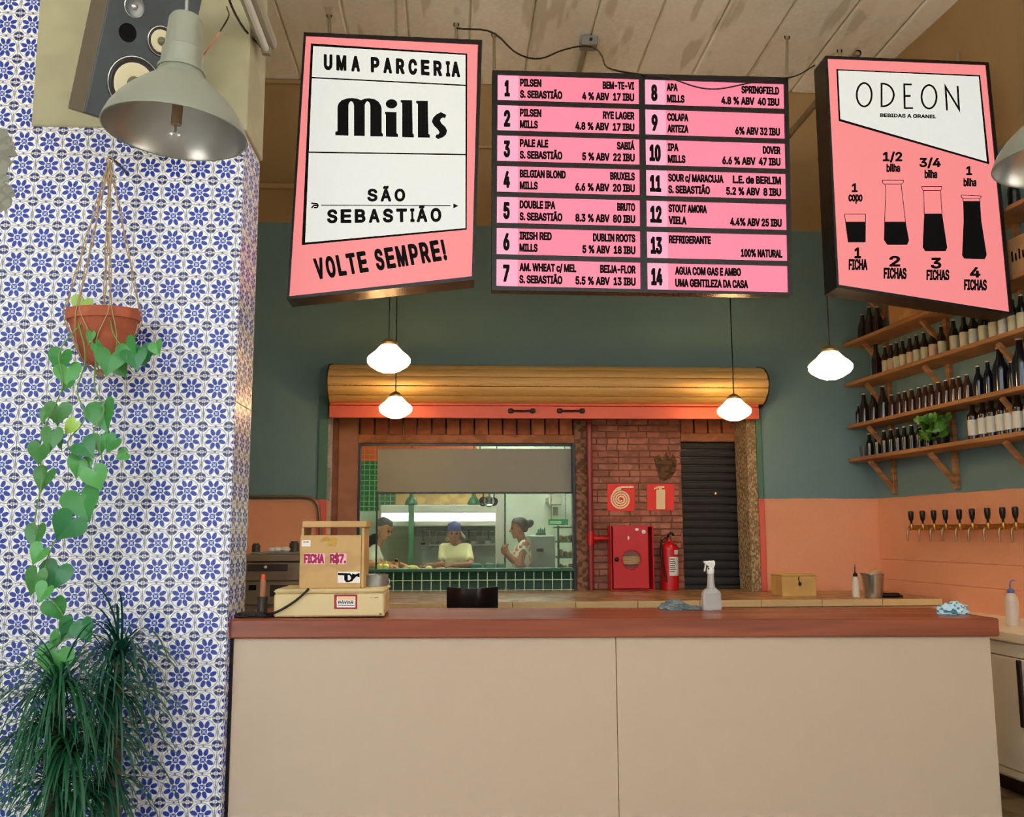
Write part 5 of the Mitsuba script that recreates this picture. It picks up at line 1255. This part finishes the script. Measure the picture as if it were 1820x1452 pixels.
# ------------------------------------------------------------------ things on the bar
M_MDF = mat('mdf', speckle((196, 158, 100), (186, 148, 92), 10), 0.6); M_CASHB = mat('cream_metal', speckle((214, 192, 140), (200, 178, 126), 6), 0.45); M_RUST = mat('worn_edge', speckle((120, 92, 56), (206, 184, 134), 40), 0.8)
YA = 4.98
k = thing('cash_box', 'cream metal cash box with a red framed sticker under the token box', 'cash box')
a, b = P(486, 1090, YA), P(686, 1090, YA)
zb, zt_, zl = ztop((a[0] + b[0]) / 2) + 0.006, P(585, 1047, YA)[2], P(585, 1055, YA)[2]
CBD = 0.42
put(k + '__body', box(a[0], b[0] - 0.01, YA, YA + CBD, zb, zl, 0.008), M_CASHB)
put(k + '__lid', box(a[0] - 0.002, b[0] - 0.004, YA - 0.006, YA + CBD + 0.004, zl + 0.002, zt_, 0.01), M_CASHB)
put(k + '__corner_chip', cat(box(b[0] - 0.035, b[0] - 0.009, YA - 0.0015, YA + 0.004, zb + 0.003, zb + 0.016, 0.001), box(b[0] - 0.0105, b[0] - 0.0085, YA + 0.003, YA + 0.03, zb + 0.003, zb + 0.03, 0.0005)), M_RUST, label='worn lower corner')


def card(owner, name, x0, y0, x1, y1, Y, m, d=0.0012, **kw):
    put(f'{owner}__{name}', flat(polypx([(x0, y0), (x1, y0), (x1, y1), (x0, y1)], Y), Y, d), m, **kw)


M_STR, M_STP = mat('sticker_red', (150, 28, 40), 0.5), mat('sticker_pink', (238, 176, 190), 0.5)
M_STW, M_MAG = mat('sticker_white', (232, 228, 222), 0.5), mat('magenta_ink', (150, 20, 66), 0.6)
card(k, 'sticker', 594, 1056.5, 635, 1082.5, YA, M_STR, label='sticker with a red frame')
card(k, 'sticker__field', 598.5, 1060, 631.5, 1079.5, YA - 0.0012, M_STW, 0.0006)
card(k, 'sticker__orange_band', 600, 1060.5, 630, 1065.5, YA - 0.0018, mat('sticker_orange', (240, 190, 130), 0.5), 0.0005)
put(k + '__sticker__mark', flat(unary_union([LineString([loc(x, y, YA) for x, y in ((601 + 4 * i, 1067 + (i % 2)), (602 + 4 * i, 1073), (604 + 4 * i, 1068 + (i % 3)))]).buffer(0.0016) for i in range(7)] + [LineString([loc(600, 1076.3, YA), loc(630, 1076.3, YA)]).buffer(0.0012)]), YA - 0.0018, 0.0006), M_INK, label='illegible black lettering')
card(k, 'print', 658, 1061.5, 672, 1063.2, YA, M_RUST, 0.0006, label='small worn print')
one('token_box_cable', tube(spline([P(549, 1046, YA - 0.014), P(540, 1055, YA - 0.02), P(526, 1067, YA - 0.02), P(508, 1079, YA - 0.022), P(488, 1089, YA - 0.02), P(470, 1089, YA + 0.02)], 30), 0.006, 8), M_BLACK, 'black cable running down the front of the cash box', 'cable', smooth=True)

k = thing('token_box', 'tan wooden box with stickers reading FICHA R$7 on top of the cash box', 'box')
YT = 5.05
a, b = P(530, 1045, YT), P(645, 1045, YT); zt2, z1_, z0_ = P(590, 926, YT)[2], P(590, 937, YT)[2], P(590, 951, YT)[2]
x0, x1, z0 = a[0] + 0.004, b[0] + 0.004, zt_ + 0.001
put(k + '__front_panel', box(x0, x1 - 0.016, YT, YT + 0.012, z0, z0_, 0.002), M_MDF)
put(k + '__top_panel', box(x0 + 0.01, x1 + 0.012, YT - 0.012, YT + 0.28, z1_, zt2, 0.003), M_MDF)
put(k + '__side_panel', box(x0 + 0.008, x0 + 0.016, YT + 0.0125, YT + 0.28, z0, z1_ - 0.001, 0.001), M_MDF)
put(k + '__side_panel', box(x1 - 0.014, x1, YT - 0.004, YT + 0.28, z0, z1_ - 0.001, 0.002), M_MDF)
put(k + '__left_post', box(x0 + 0.006, x0 + 0.018, YT, YT + 0.012, z0_ + 0.0005, z1_ - 0.001, 0.001), M_MDF)
put(k + '__base', box(x0 + 0.017, x1 - 0.015, YT + 0.013, YT + 0.28, z0, z0 + 0.008), M_MDF)
for s, c in (('FICHA', [(540, 983.5), (577, 983.5), (578, 1003), (540, 1002.5)]), ('R$7.', [(586, 983), (616, 983.5), (615.5, 1003), (586, 1002.5)])):
    put(k + '__sticker', flat(polypx(c, YT), YT, 0.0008), M_STP, label=f'pale pink sticker reading {s}')
    put(k + '__lettering', text(s, (c[0][0] + 1, 1000), (c[1][0] - 1.5, 1000), (c[0][0] + 1, 985.5), YT, 0.0008, 0.0006, 0.05), M_MAG)
card(k, 'small_sticker', 536.5, 960, 552, 971, YT, M_STW, 0.0008, label='small white sticker')
card(k, 'small_sticker__print', 539, 962.5, 549, 964, YT - 0.0008, M_RUST, 0.0004)
put(k + '__stain', flat(unary_union([affinity.scale(Point(*loc(x, y, YT)).buffer(1, 8), 0.012 + 0.006 * (i % 2), 0.010 + 0.004 * (i % 3)) for i, (x, y) in enumerate(((573, 961), (580, 958), (588, 962), (595, 959), (585, 967), (593, 966)))]), YT, 0.0004), mat('glue_stain', speckle((190, 148, 66), (178, 136, 58), 60), 0.7), label='yellowish glue stain')
card(k, 'logo_sticker', 600, 1016, 640, 1036, YT, M_STW, 0.0008, label='white sticker with a black letter D')
dd = [Polygon([loc(x, y, YT) for x, y in q]) for q in (((601, 1018), (616, 1019), (616, 1023), (601, 1022)), ((626, 1019), (632, 1021), (639, 1018), (639, 1026), (634, 1024), (628, 1030), (625, 1034)), ((612, 1019), (618, 1019), (618, 1034), (612, 1031)))]
dd.append(Polygon([loc(x, y, YT) for x, y in ((614, 1019), (622, 1019), (627, 1023), (628, 1028), (625, 1033), (619, 1035), (614, 1034))], [[loc(x, y, YT) for x, y in ((617.5, 1022), (621, 1022), (623.5, 1025), (624, 1028.5), (622, 1031), (617.5, 1031.5))]]))
put(k + '__logo_sticker__mark', flat(unary_union(dd), YT - 0.0008, 0.0005), M_INK)
k = thing('cooking_pan', 'steel pan half hidden behind the token box', 'pan')
p = P(662, 1040, 5.24); r = 0.082
put(k + '__pan', mv(lathe([(0, 0), (r, 0), (r * 1.02, 0.058), (r * 1.06, 0.06), (r * 1.0, 0.062), (r * 0.96, 0.004), (0, 0.004)], 32), p[0], 5.27, zt_ + 0.001), M_STEEL, smooth=40)
put(k + '__clasp', tube(spline([(p[0] + r * 1.02, 5.25, zt_ + 0.04), (p[0] + r * 1.12, 5.24, zt_ + 0.035), (p[0] + r * 1.10, 5.24, zt_ + 0.01)], 10), 0.004, 6), M_STEEL, smooth=True)
k = thing('candle_holder', 'dark pot with an orange-tipped stick left of the cash box', 'candle holder')
p = P(466, 1086, 5.1); p[2] = ztop(p[0]) + 0.012
put(k + '__pot', mv(lathe([(0, 0), (0.028, 0), (0.027, 0.02), (0.024, 0.06), (0.028, 0.088), (0.022, 0.09), (0.02, 0.07), (0, 0.07)], 24), *p), M_OVD, smooth=40)
put(k + '__stick', mv(lathe([(0.016, 0.06), (0.0145, 0.175), (0.011, 0.178), (0, 0.178)], 16), *p), mat('stick_brown', (166, 110, 78), 0.6), smooth=40)
put(k + '__tip', mv(lathe([(0.0115, 0.176), (0.0125, 0.19), (0.010, 0.206), (0, 0.209)], 16), *p), mat('tip_orange', (226, 84, 40), 0.5), smooth=40, label='orange tip')


def crumple(c, sx, sy, sz, seed, folds=3.0):
    b = ball(1, 5); v = np.array(b.vertices); d = meshkit.fbm(v * folds + seed, 4) - 0.5; r = np.abs(meshkit.noise(v * folds * 1.8 + seed + 9) - 0.5)
    v *= (1 + 0.75 * d - 0.35 * r)[:, None]; v *= [sx, sy, sz]; v[:, 2] = np.maximum(v[:, 2], -sz * 0.25) + sz * 0.25
    b.vertices = v + np.asarray(c)
    return b


p = P(447, 1090, 5.06); p[2] = ztop(p[0]) + 0.001
one('dark_cloth', crumple(p, 0.115, 0.075, 0.020, 2.0), mat('cloth_dark', (50, 46, 40), 0.9), 'dark crumpled cloth under the candle holder at the left end of the bar', 'cloth', smooth=True)
p = Pz(1198, 1083, 1.095); p[2] = ztop(p[0]) + 0.001
m = cat(crumple(p, 0.085, 0.06, 0.045, 5.0), crumple(p + [0.10, -0.01, 0], 0.085, 0.045, 0.018, 8.0))
one('grey_cloth', m, mat('cloth_grey', speckle((128, 142, 142), (104, 118, 118), 30), 0.85), 'crumpled grey cleaning cloth beside the spray bottle', 'cloth', smooth=True)
p = Pz(1694, 1089, 1.09); p[2] = ztop(p[0]) + 0.001
def wipe(p_, n, uv):
    return mix(mi.Color3f(lin((206, 232, 238))), mi.Color3f(lin((84, 142, 156))), smoothstep(0.55, 0.62, noise(p_.x * 60, p_.y * 30, p_.z * 60)))
one('blue_wipe', crumple(p, 0.085, 0.05, 0.055, 11.0, 3.6), mat('wipe', wipe, 0.8), 'crumpled pale blue patterned wipe at the right end of the bar', 'cloth', smooth=True)

k = thing('spray_bottle', 'clear plastic spray bottle with a white trigger head standing on the bar', 'spray bottle')
p = Pz(1265, 1085, 1.093); p[2] = ztop(p[0]) + 0.001; s = p[1] / FOC
M_PLAS = mat('clear_plastic', (226, 224, 216), 0.22, spec_trans=0.45, eta=1.3)
sq = lambda w, d, z, q=0.35: np.array([(sx * w * (1 if i else 1 - q), sy * d * (1 - q if i else 1), z) for sx in (-1, 1) for sy in (-1, 1) for i in (0, 1)])
H = (1084 - 997) * s
put(k + '__bottle', mv(cat(hull(np.vstack([sq(.052, .03, 0.003), sq(.047, .026, 0.0), sq(.053, .031, 0.012), sq(.053, .031, 0.095)])), hull(np.vstack([sq(.053, .031, 0.0955), sq(.045, .028, 0.112), sq(.026, .022, 0.128, 0.3)])),
    lathe([(0.025, 0.1285), (0.021, 0.15), (0.0185, 0.205), (0.017, 0.215), (0, 0.215)], 20)), *p), M_PLAS, smooth=30)
put(k + '__trigger_head', mv(cat(hull([(-0.036, -0.014, H - 0.014), (-0.036, 0.014, H - 0.014), (-0.040, -0.012, H - 0.002), (-0.040, 0.012, H - 0.002), (0.022, -0.015, H), (0.022, 0.015, H), (0.026, -0.015, H - 0.02), (0.026, 0.015, H - 0.02), (0.012, -0.016, H - 0.05), (0.012, 0.016, H - 0.05), (-0.012, -0.014, H - 0.02), (-0.012, 0.014, H - 0.02)]),
    tube(spline([(-0.026, 0, H - 0.012), (-0.030, 0, H - 0.035), (-0.036, 0, H - 0.062)], 8), 0.0055, 8)), *p), M_WHITE, smooth=30, label='white trigger head')
put(k + '__collar', mv(lathe([(0.021, 0.21), (0.022, 0.235), (0.016, 0.25), (0, 0.25)], 20), *p), M_WHITE, smooth=40)
put(k + '__black_insert', mv(box(-0.018, 0.012, -0.0165, 0.0165, H - 0.058, H - 0.04, 0.004), *p), M_BLACK, label='black insert under the head')
put(k + '__dip_tube', mv(tube([(0, 0, 0.01), (0, 0, 0.2)], 0.003, 6), *p), M_WHITE)

k = thing('bar_chair', 'dark bar chair behind the bar, only its glossy backrest showing', 'chair')
a, b = P(794, 1060, 6.25), P(885, 1060, 6.25); zt3 = P(840, 1043, 6.25)[2]; xm, w = (a[0] + b[0]) / 2, (b[0] - a[0]) / 2
M_GLB = mat('glossy_black', (20, 17, 18), 0.16, spec=0.6)
n = 9; t = np.linspace(-1, 1, n); vo = [(xm + w * q, 6.25 + 0.07 * (1 - q * q), z - (0.018 * (1 - abs(q)) if z > 1 else 0)) for z in (0.93, zt3) for q in t]; vi = [(x, y + 0.018, z) for x, y, z in vo]
f = []
for i in range(n - 1):
    f += [(i, i + 1, n + i + 1), (i, n + i + 1, n + i), (2 * n + i, 3 * n + i + 1, 2 * n + i + 1), (2 * n + i, 3 * n + i, 3 * n + i + 1), (n + i, n + i + 1, 3 * n + i + 1), (n + i, 3 * n + i + 1, 3 * n + i), (i, 2 * n + i + 1, i + 1), (i, 2 * n + i, 2 * n + i + 1)]
f += [(0, n, 3 * n), (0, 3 * n, 2 * n), (n - 1, 4 * n - 1, 2 * n - 1), (n - 1, 3 * n - 1, 4 * n - 1)]
put(k + '__backrest', trimesh.Trimesh(np.array(vo + vi), f, process=False), M_GLB, smooth=30)
put(k + '__seat', box(xm - w, xm + w, 5.90, 6.30, 0.70, 0.735, 0.012), M_GLB)
for sx in (-1, 1):
    put(k + '__leg', tube([[xm + sx * (w - 0.02), 6.29, 0.0], [xm + sx * (w - 0.02), 6.30, 0.72], [xm + sx * (w - 0.016), 6.29, zt3 - 0.03]], 0.013, 10), M_BLACK, smooth=True)
    put(k + '__leg', tube([[xm + sx * (w - 0.02), 5.93, 0.0], [xm + sx * (w - 0.02), 5.93, 0.70]], 0.013, 10), M_BLACK, smooth=True)
for sx in (-1, 1):
    put(k + '__stretcher', tube([[xm + sx * (w - 0.02), 5.93, 0.25], [xm + sx * (w - 0.02), 6.29, 0.25]], 0.009, 8), M_BLACK, smooth=True)

# ------------------------------------------------------------------ side wall: cabinets, beer taps, shelves and bottles
def wall_pt(x, y, o):
    """(s, z) of the pixel on the plane o metres in front of the right wall; s runs from the corner towards the camera."""
    d = CB[0] * (x - 910) / FOC + CB[1] * (y - 726) / FOC + CB[2]
    q = EYE + d * ((CORNER + RN * o - EYE) @ RN) / (d @ RN)
    return (q - CORNER) @ -RDIR, q[2]


M_CAB = mat('cabinet_white', (206, 196, 170), 0.5); M_CTOP = mat('cabinet_top', (214, 198, 164), 0.4)
k = thing('side_cabinet', 'white base cabinet with a pale top along the right wall', 'cabinet')
co = 0.66; s0, s1 = 1.05, 6.2
cz1, cz0 = 0.955, 0.10
put(k + '__top', xf(box(s0, s1, 0.003, co + 0.02, cz1 - 0.06, cz1, 0.006), RF), M_CTOP)
put(k + '__rail', xf(box(s0 + 0.01, s1, co - 0.02, co, cz1 - 0.145, cz1 - 0.064, 0.004), RF), M_CAB)
put(k + '__body', xf(box(s0 + 0.01, s1, 0.003, co - 0.022, cz0, cz1 - 0.062), RF), M_CAB)
for i in range(8):
    a = s0 + 0.012 + i * 0.62
    put(k + '__door', xf(box(a + 0.003, a + 0.614, co - 0.02, co, cz0 + 0.06, cz1 - 0.15, 0.004), RF), M_CAB)
    sq_ = wall_pt(1813, 1230, co)[0]
put(k + '__lower_rail', xf(box(s0 + 0.01, s1, co - 0.03, co - 0.005, cz0 + 0.012, cz0 + 0.056, 0.004), RF), M_CAB)
put(k + '__plinth', xf(box(s0 + 0.01, s1, 0.003, co - 0.08, 0, cz0 - 0.001), RF), M_BLACK, label='dark recessed plinth')
a = wall_pt(1812, 1180, co)[0]
put(k + '__door_gap', xf(box(a - 0.02, a + 0.02, co - 0.001, co + 0.012, 0.42, 0.80, 0.005), RF), M_IRON, label='dark vertical grip')
k = thing('squeeze_bottle', 'milky squeeze bottle with a blue bent nozzle on the white side cabinet', 'squeeze bottle')
p = Pz(1801, 1113, cz1); p[2] = cz1 + 0.001
M_MILK = mat('milk_plastic', (206, 190, 170), 0.3); M_BLUEP = mat('blue_plastic', (82, 96, 150), 0.4)
put(k + '__body', mv(lathe([(0, 0), (0.038, 0), (0.040, 0.012), (0.040, 0.15), (0.034, 0.18), (0.022, 0.20), (0.020, 0.205), (0, 0.205)], 24), *p), M_MILK, smooth=40)
put(k + '__cap', mv(lathe([(0.022, 0.203), (0.022, 0.218), (0.008, 0.232), (0, 0.232)], 18), *p), M_BLUEP, smooth=40)
put(k + '__nozzle', mv(tube(spline([(0, 0, 0.228), (0.0, 0, 0.262), (0.008, -0.002, 0.277), (0.03, -0.004, 0.279)], 14), 0.0038, 8), *p), M_BLUEP, smooth=True)

zj = [0.4, wall_pt(1710, 1041, 0.006)[1], wall_pt(1680, 999, 0.006)[1], Z_ORANGE - 0.006]
for a, b in zip(zj[:-1], zj[1:]):
    put('wall_right__panel', xf(box(0.012, 7.0, 0.0, 0.006, a + 0.0015, b - 0.0015, 0.001), RF), M_WALL)
# beer taps on a brass rail
M_TAPB = mat('tap_brass', (176, 128, 60), 0.3, 0.85); M_TAPC = mat('tap_chrome', (168, 140, 104), 0.35, 0.8)
ot = 0.10
ts = [wall_pt(x, 937, ot)[0] for x in (1631, 1651.6, 1672, 1693, 1718, 1741, 1768.7, 1796, 1819)]
tz_ = wall_pt(1700, 937, ot)[1]
k = thing('beer_tap_rail', 'brass rail with a row of beer taps on the orange side wall', 'beer tap rail')
ts = ts + [ts[-1] + 0.19, ts[-1] + 0.38]
put(k + '__rail', xf(tube([(ts[0] - 0.04, ot, tz_), (ts[-1] + 0.05, ot, tz_)], 0.021, 14), RF), M_TAPB, smooth=40)
for a in (ts[0] + 0.05, ts[4] + 0.05, ts[8] + 0.05):
    put(k + '__bracket', xf(tube([(a, 0.0, tz_), (a, ot, tz_)], 0.014, 10), RF), M_TAPB, smooth=40)
tap_m = [cat(tube([(0, 0.01, 0), (0, 0.05, 0.0), (0, 0.075, -0.006)], 0.013, 10), lathe([(0.0, -0.02), (0.012, -0.02), (0.017, 0.0), (0.013, 0.028), (0, 0.03)], 14).apply_translation((0, 0.052, 0))),
         tube(spline([(0, 0.07, -0.004), (0, 0.088, -0.03), (0, 0.09, -0.075), (0, 0.092, -0.105)], 8), [0.009] * 5 + [0.007] * 3, 8),
         lathe([(0, 0.03), (0.007, 0.03), (0.008, 0.05), (0.016, 0.062), (0.020, 0.09), (0.021, 0.118), (0.017, 0.13), (0, 0.132)], 16).apply_translation((0, 0.052, 0))]
for a in ts:
    Mt = RF @ frame((a, ot, tz_), (1, 0, 0), (0, 1, 0), (0, 0, 1))
    t_ = num(k + '__tap'); scene[t_] = mikit.ply(xf(tap_m[0], Mt), M_TAPB, smooth=40)
    put(t_ + '__spout', xf(tap_m[1], Mt), M_TAPC, smooth=True)
    put(t_ + '__handle', xf(tap_m[2], Mt), M_BLACK, smooth=40, label='black tap handle')

# shelves
M_SHELF = mat('shelf_wood', wood((158, 112, 68), (122, 82, 48), 2.5, 2.5, 30), 0.6)
SO = 0.26
shelf_z = [wall_pt(1513, y, SO)[1] for y in (814, 754, 678, 605)] + [0]
shelf_z[4] = shelf_z[3] + 0.47
SL = 3.0
bs = [wall_pt(1588, 840, 0.02)[0], wall_pt(1699, 840, 0.02)[0]]; bs += [bs[1] + (bs[1] - bs[0]), bs[1] + 2 * (bs[1] - bs[0])]
names = ['lowest', 'second lowest', 'third from the bottom', 'fourth from the bottom', 'highest']
say = ['lowest wooden shelf, with small dark bottles, a plant and labelled wine bottles', 'wooden shelf above the lowest, with a long row of small brown bottles', 'wooden shelf with a row of pale labelled bottles', 'wooden shelf at the bottom edge of the ODEON sign with cartons', 'highest wooden shelf, mostly hidden behind the ODEON sign']
for i, z in enumerate(shelf_z):
    k = thing('wall_shelf', say[i], 'shelf', 'wooden shelves on the right wall')
    put(k + '__board', xf(box(0.01, SL, 0.002, SO, z - 0.032, z, 0.004), RF), M_SHELF)
    for s in bs:
        put(k + '__bracket', xf(cat(box(s - 0.022, s + 0.022, 0.001, 0.036, z - 0.32, z - 0.033, 0.003), xf(box(-0.017, 0.017, -0.016, 0.016, 0, 0.30, 0.003), frame((s, 0.030, z - 0.275), (1, 0, 0), (0, 0.755, -0.656), (0, 0.656, 0.755)))), RF), M_SHELF)

M_GB = [mat(f'bottle_glass_{i}', c, 0.12, spec=0.6) for i, c in enumerate(((34, 22, 14), (20, 22, 16), (16, 18, 26), (58, 30, 14)))]
M_LAB = [mat(f'bottle_label_{i}', c, 0.6, two=True) for i, c in enumerate(((208, 194, 150), (214, 176, 140), (196, 190, 152), (206, 204, 186)))]
M_CAPB = mat('bottle_cap', (190, 176, 140), 0.4, 0.5)
prof = {'long': [(0, 0), (.5, 0), (.5, .60), (.42, .68), (.24, .78), (.20, .96), (.22, .965), (.22, 1.0), (0, 1)],
        'stubby': [(0, 0), (.5, 0), (.5, .56), (.44, .64), (.28, .76), (.22, .97), (.25, .975), (.25, 1.0), (0, 1)],
        'wine': [(0, 0), (.5, 0), (.5, .60), (.46, .65), (.22, .74), (.18, .97), (.20, .975), (.20, 1.0), (0, 1)],
        'big': [(0, 0), (.5, 0), (.5, .50), (.44, .60), (.22, .78), (.17, .96), (.22, .965), (.22, 1.0), (0, 1)]}
_bm = {}


def bottle(shelf, x, y, h, dia, kind, glass, label_m, say, group, o=0.13, lab_z=(.14, .52), cap=True, name='bottle'):
    """A bottle standing on a shelf where the pixel column x meets the shelf."""
    z = shelf_z[shelf] + 0.001
    s = wall_pt(x, y, o)[0]
    key = (kind, h, dia, glass)
    if key not in _bm:
        _bm[key] = mikit.ply(lathe([(r * dia, q * h) for r, q in prof[kind]], 16), M_GB[glass], smooth=40)
    if (kind, h, dia, 'c') not in _bm:
        r = prof[kind][-2][0] * dia * 1.08; _bm[kind, h, dia, 'c'] = mikit.ply(lathe([(r, h * .965), (r, h * 1.004), (r * .8, h * 1.012), (0, h * 1.012)], 12), M_CAPB, smooth=40)
    ang = math.degrees(math.atan2(RN[0], -RN[1]) if False else 0) + RNG.uniform(-14, 14)
    w = CORNER - RDIR * s + RN * o + [0, 0, z]
    k = thing(name, say, 'bottle', group)
    tw = T().translate(w.tolist()).rotate([0, 0, 1], ang)
    scene[k + '__body'] = {**_bm[key], 'to_world': tw}
    if cap:
        scene[k + '__cap'] = {**_bm[kind, h, dia, 'c'], 'to_world': tw}
    if label_m is not None:
        kk = (dia, h, lab_z, label_m)
        if kk not in _bm:
            _bm[kk] = mikit.ply(wrap(dia / 2 + 0.0008, -118, 48, lab_z[0] * h, lab_z[1] * h, 14), M_LAB[label_m], smooth=True)
        scene[k + '__label'] = {**_bm[kk], 'to_world': tw}


C7 = lambda x: 1480 + x / 4.538
# third shelf: pale labels
bottle(2, C7(355), 650, 0.29, 0.085, 'big', 0, None, 'dark bottle at the corner end of the labelled row', None, cap=False)
for i, x in enumerate((425, 475, 522, 570, 630, 685, 748, 815, 890)):
    bottle(2, C7(x), 640, 0.245, 0.062, 'long', 0, i % 3, f'{ORD[i]} bottle with a pale label from the corner on the third shelf', 'labelled bottles on the third shelf', lab_z=(.05, .50))
for i, x in enumerate((980, 1065, 1140, 1220, 1305, 1385, 1465, 1540, 1620)):
    bottle(2, C7(x), 600, 0.255, 0.068, 'long', 1, (2, 0, 3)[i % 3], f'{ORD[i + 9]} bottle with a pale label from the corner on the third shelf', 'labelled bottles on the third shelf', lab_z=(.06, .52))
# second shelf: brown bottles
for x, h, s in ((205, .19, 'small brown bottle at the very corner end of the second shelf'), (260, .27, 'large brown bottle second from the corner on the second shelf'), (335, .25, 'large brown bottle third from the corner on the second shelf'), (415, .29, 'tallest brown bottle near the corner on the second shelf')):
    bottle(1, C7(x), 745, h, 0.085 if h > .2 else .06, 'big' if h > .2 else 'stubby', 0, None, s, None)
for i, x in enumerate((480, 540, 590, 645, 705, 755, 805, 865, 925, 985, 1035, 1100)):
    bottle(1, C7(x), 725, 0.195, 0.062, 'stubby', 3, None, f'{ORD[i]} small brown beer bottle from the corner on the second shelf', 'small brown bottles on the second shelf')
bottle(1, C7(1180), 690, 0.235, 0.07, 'big', 2, None, 'first black bottle right of the small brown ones on the second shelf', None)
bottle(1, C7(1262), 690, 0.25, 0.07, 'big', 2, None, 'second black bottle right of the small brown ones on the second shelf', None)
bottle(1, C7(1362), 680, 0.32, 0.105, 'big', 2, None, 'big black bottle on the second shelf under the corner of the ODEON sign', None)
bottle(1, C7(1452), 680, 0.20, 0.065, 'stubby', 2, None, 'small black bottle between two big ones on the second shelf', None)
bottle(1, C7(1525), 670, 0.34, 0.11, 'big', 2, None, 'big black bottle at the right edge of the second shelf', None)
# lowest shelf: glasses, small dark bottles, plant, wine
for i, x in enumerate((208, 250)):
    p = CORNER - RDIR * wall_pt(C7(x), 805, 0.12)[0] + RN * 0.12 + [0, 0, shelf_z[0] + 0.001]
    one('drinking_glass', mv(lathe([(0, 0), (.028, 0), (.034, .11), (.032, .11), (.026, .006), (0, .006)], 18), *p), mat('clear_glass', (170, 186, 186), 0.1, spec_trans=0.85, eta=1.3) if i == 0 else 'mat_clear_glass', ('clear drinking glass at the corner end of the lowest shelf', 'clear drinking glass beside the small dark bottles on the lowest shelf')[i], 'glass', smooth=40)
for i, x in enumerate((300, 360, 420, 475, 530, 585, 645, 705, 775, 840)):
    bottle(0, C7(x), 795, 0.205, 0.06, 'stubby', 1, None, f'{ORD[i]} small dark bottle from the corner on the lowest shelf', 'small dark bottles on the lowest shelf')
for i, x in enumerate((1140, 1222, 1292, 1372, 1440, 1512, 1600)):
    bottle(0, C7(x), 770, 0.29, 0.078, 'wine', 0, 3, f'{ORD[i]} wine bottle with a white label right of the plant on the lowest shelf', 'wine bottles on the lowest shelf', lab_z=(.13, .52))
k = thing('shelf_plant', 'leafy green plant lying among the bottles on the lowest shelf', 'plant')
rg = np.random.default_rng(4); sp, _ = wall_pt(C7(880), 790, 0.15); o0 = CORNER - RDIR * sp + RN * 0.14 + [0, 0, shelf_z[0]]
put(k + '__pot', mv(lathe([(0, 0.001), (0.04, 0.001), (0.055, 0.09), (0.05, 0.09), (0, 0.085)], 20), *o0), M_BLACK, smooth=40)
for i in range(34):
    g = leaf_mesh(0.62, 0.2, 0.5); L = rg.uniform(0.07, 0.12); g.vertices = g.vertices * L
    g = mv(g, rx=rg.uniform(-0.9, 0.9), ry=rg.uniform(-2.2, 2.2)); g = mv(g, rz=rg.uniform(-1.2, 1.2))
    q = o0 + RDIR * -rg.uniform(-0.17, 0.13) + RN * rg.uniform(-0.02, 0.13) + [0, 0, rg.uniform(0.06, 0.22)]
    put(k + '__leaf', mv(g, *q), 'mat_shelf_leaf' if i else mat('shelf_leaf', (66, 116, 34), 0.4, two=True), smooth=True)
# fourth shelf: bottles and cartons
for i, x in enumerate((1533, 1546, 1560)):
    bottle(3, x, 575, (0.24, 0.28, 0.25)[i], 0.085, 'big', 0, None, ('dark brown bottle nearest the corner on the fourth shelf', 'tallest dark brown bottle by the corner on the fourth shelf', 'dark brown bottle beside the carton on the fourth shelf')[i], None)
M_CARD = mat('cardboard', speckle((176, 132, 84), (160, 118, 74), 7), 0.85)
for (xa, xb, sh_, h, s) in ((1578, 1640, 3, 0.20, 'brown carton by the corner on the fourth shelf under the ODEON sign'), (1650, 1720, 3, 0.26, 'brown carton hidden behind the lower edge of the ODEON sign'), (1795, 1850, 3, 0.26, 'brown carton with dark print right of the ODEON sign')):
    k = thing('carton', s, 'carton')
    a, b = wall_pt(xa, 540, 0.22)[0], wall_pt(xb, 500, 0.22)[0]
    put(k + '__box', xf(box(a, b, 0.02, 0.22, shelf_z[sh_] + 0.001, shelf_z[sh_] + h, 0.006), RF), M_CARD)
    put(k + '__tape', xf(box(a - 0.0006, b + 0.0006, 0.10, 0.14, shelf_z[sh_] + h, shelf_z[sh_] + h + 0.0008), RF), mat('tape', (196, 160, 108), 0.4) if xa == 1578 else 'mat_tape')
    if xa == 1795:
        for i in range(4):
            put(k + '__print', xf(box(a + 0.05 + 0.035 * i, a + 0.065 + 0.035 * i, 0.2202, 0.2212, shelf_z[sh_] + 0.10, shelf_z[sh_] + 0.17 - 0.02 * (i % 2)), RF), M_INK)
bottle(4, 1806, 400, 0.26, 0.08, 'big', 1, None, 'dark bottle on the highest shelf right of the ODEON sign', None)
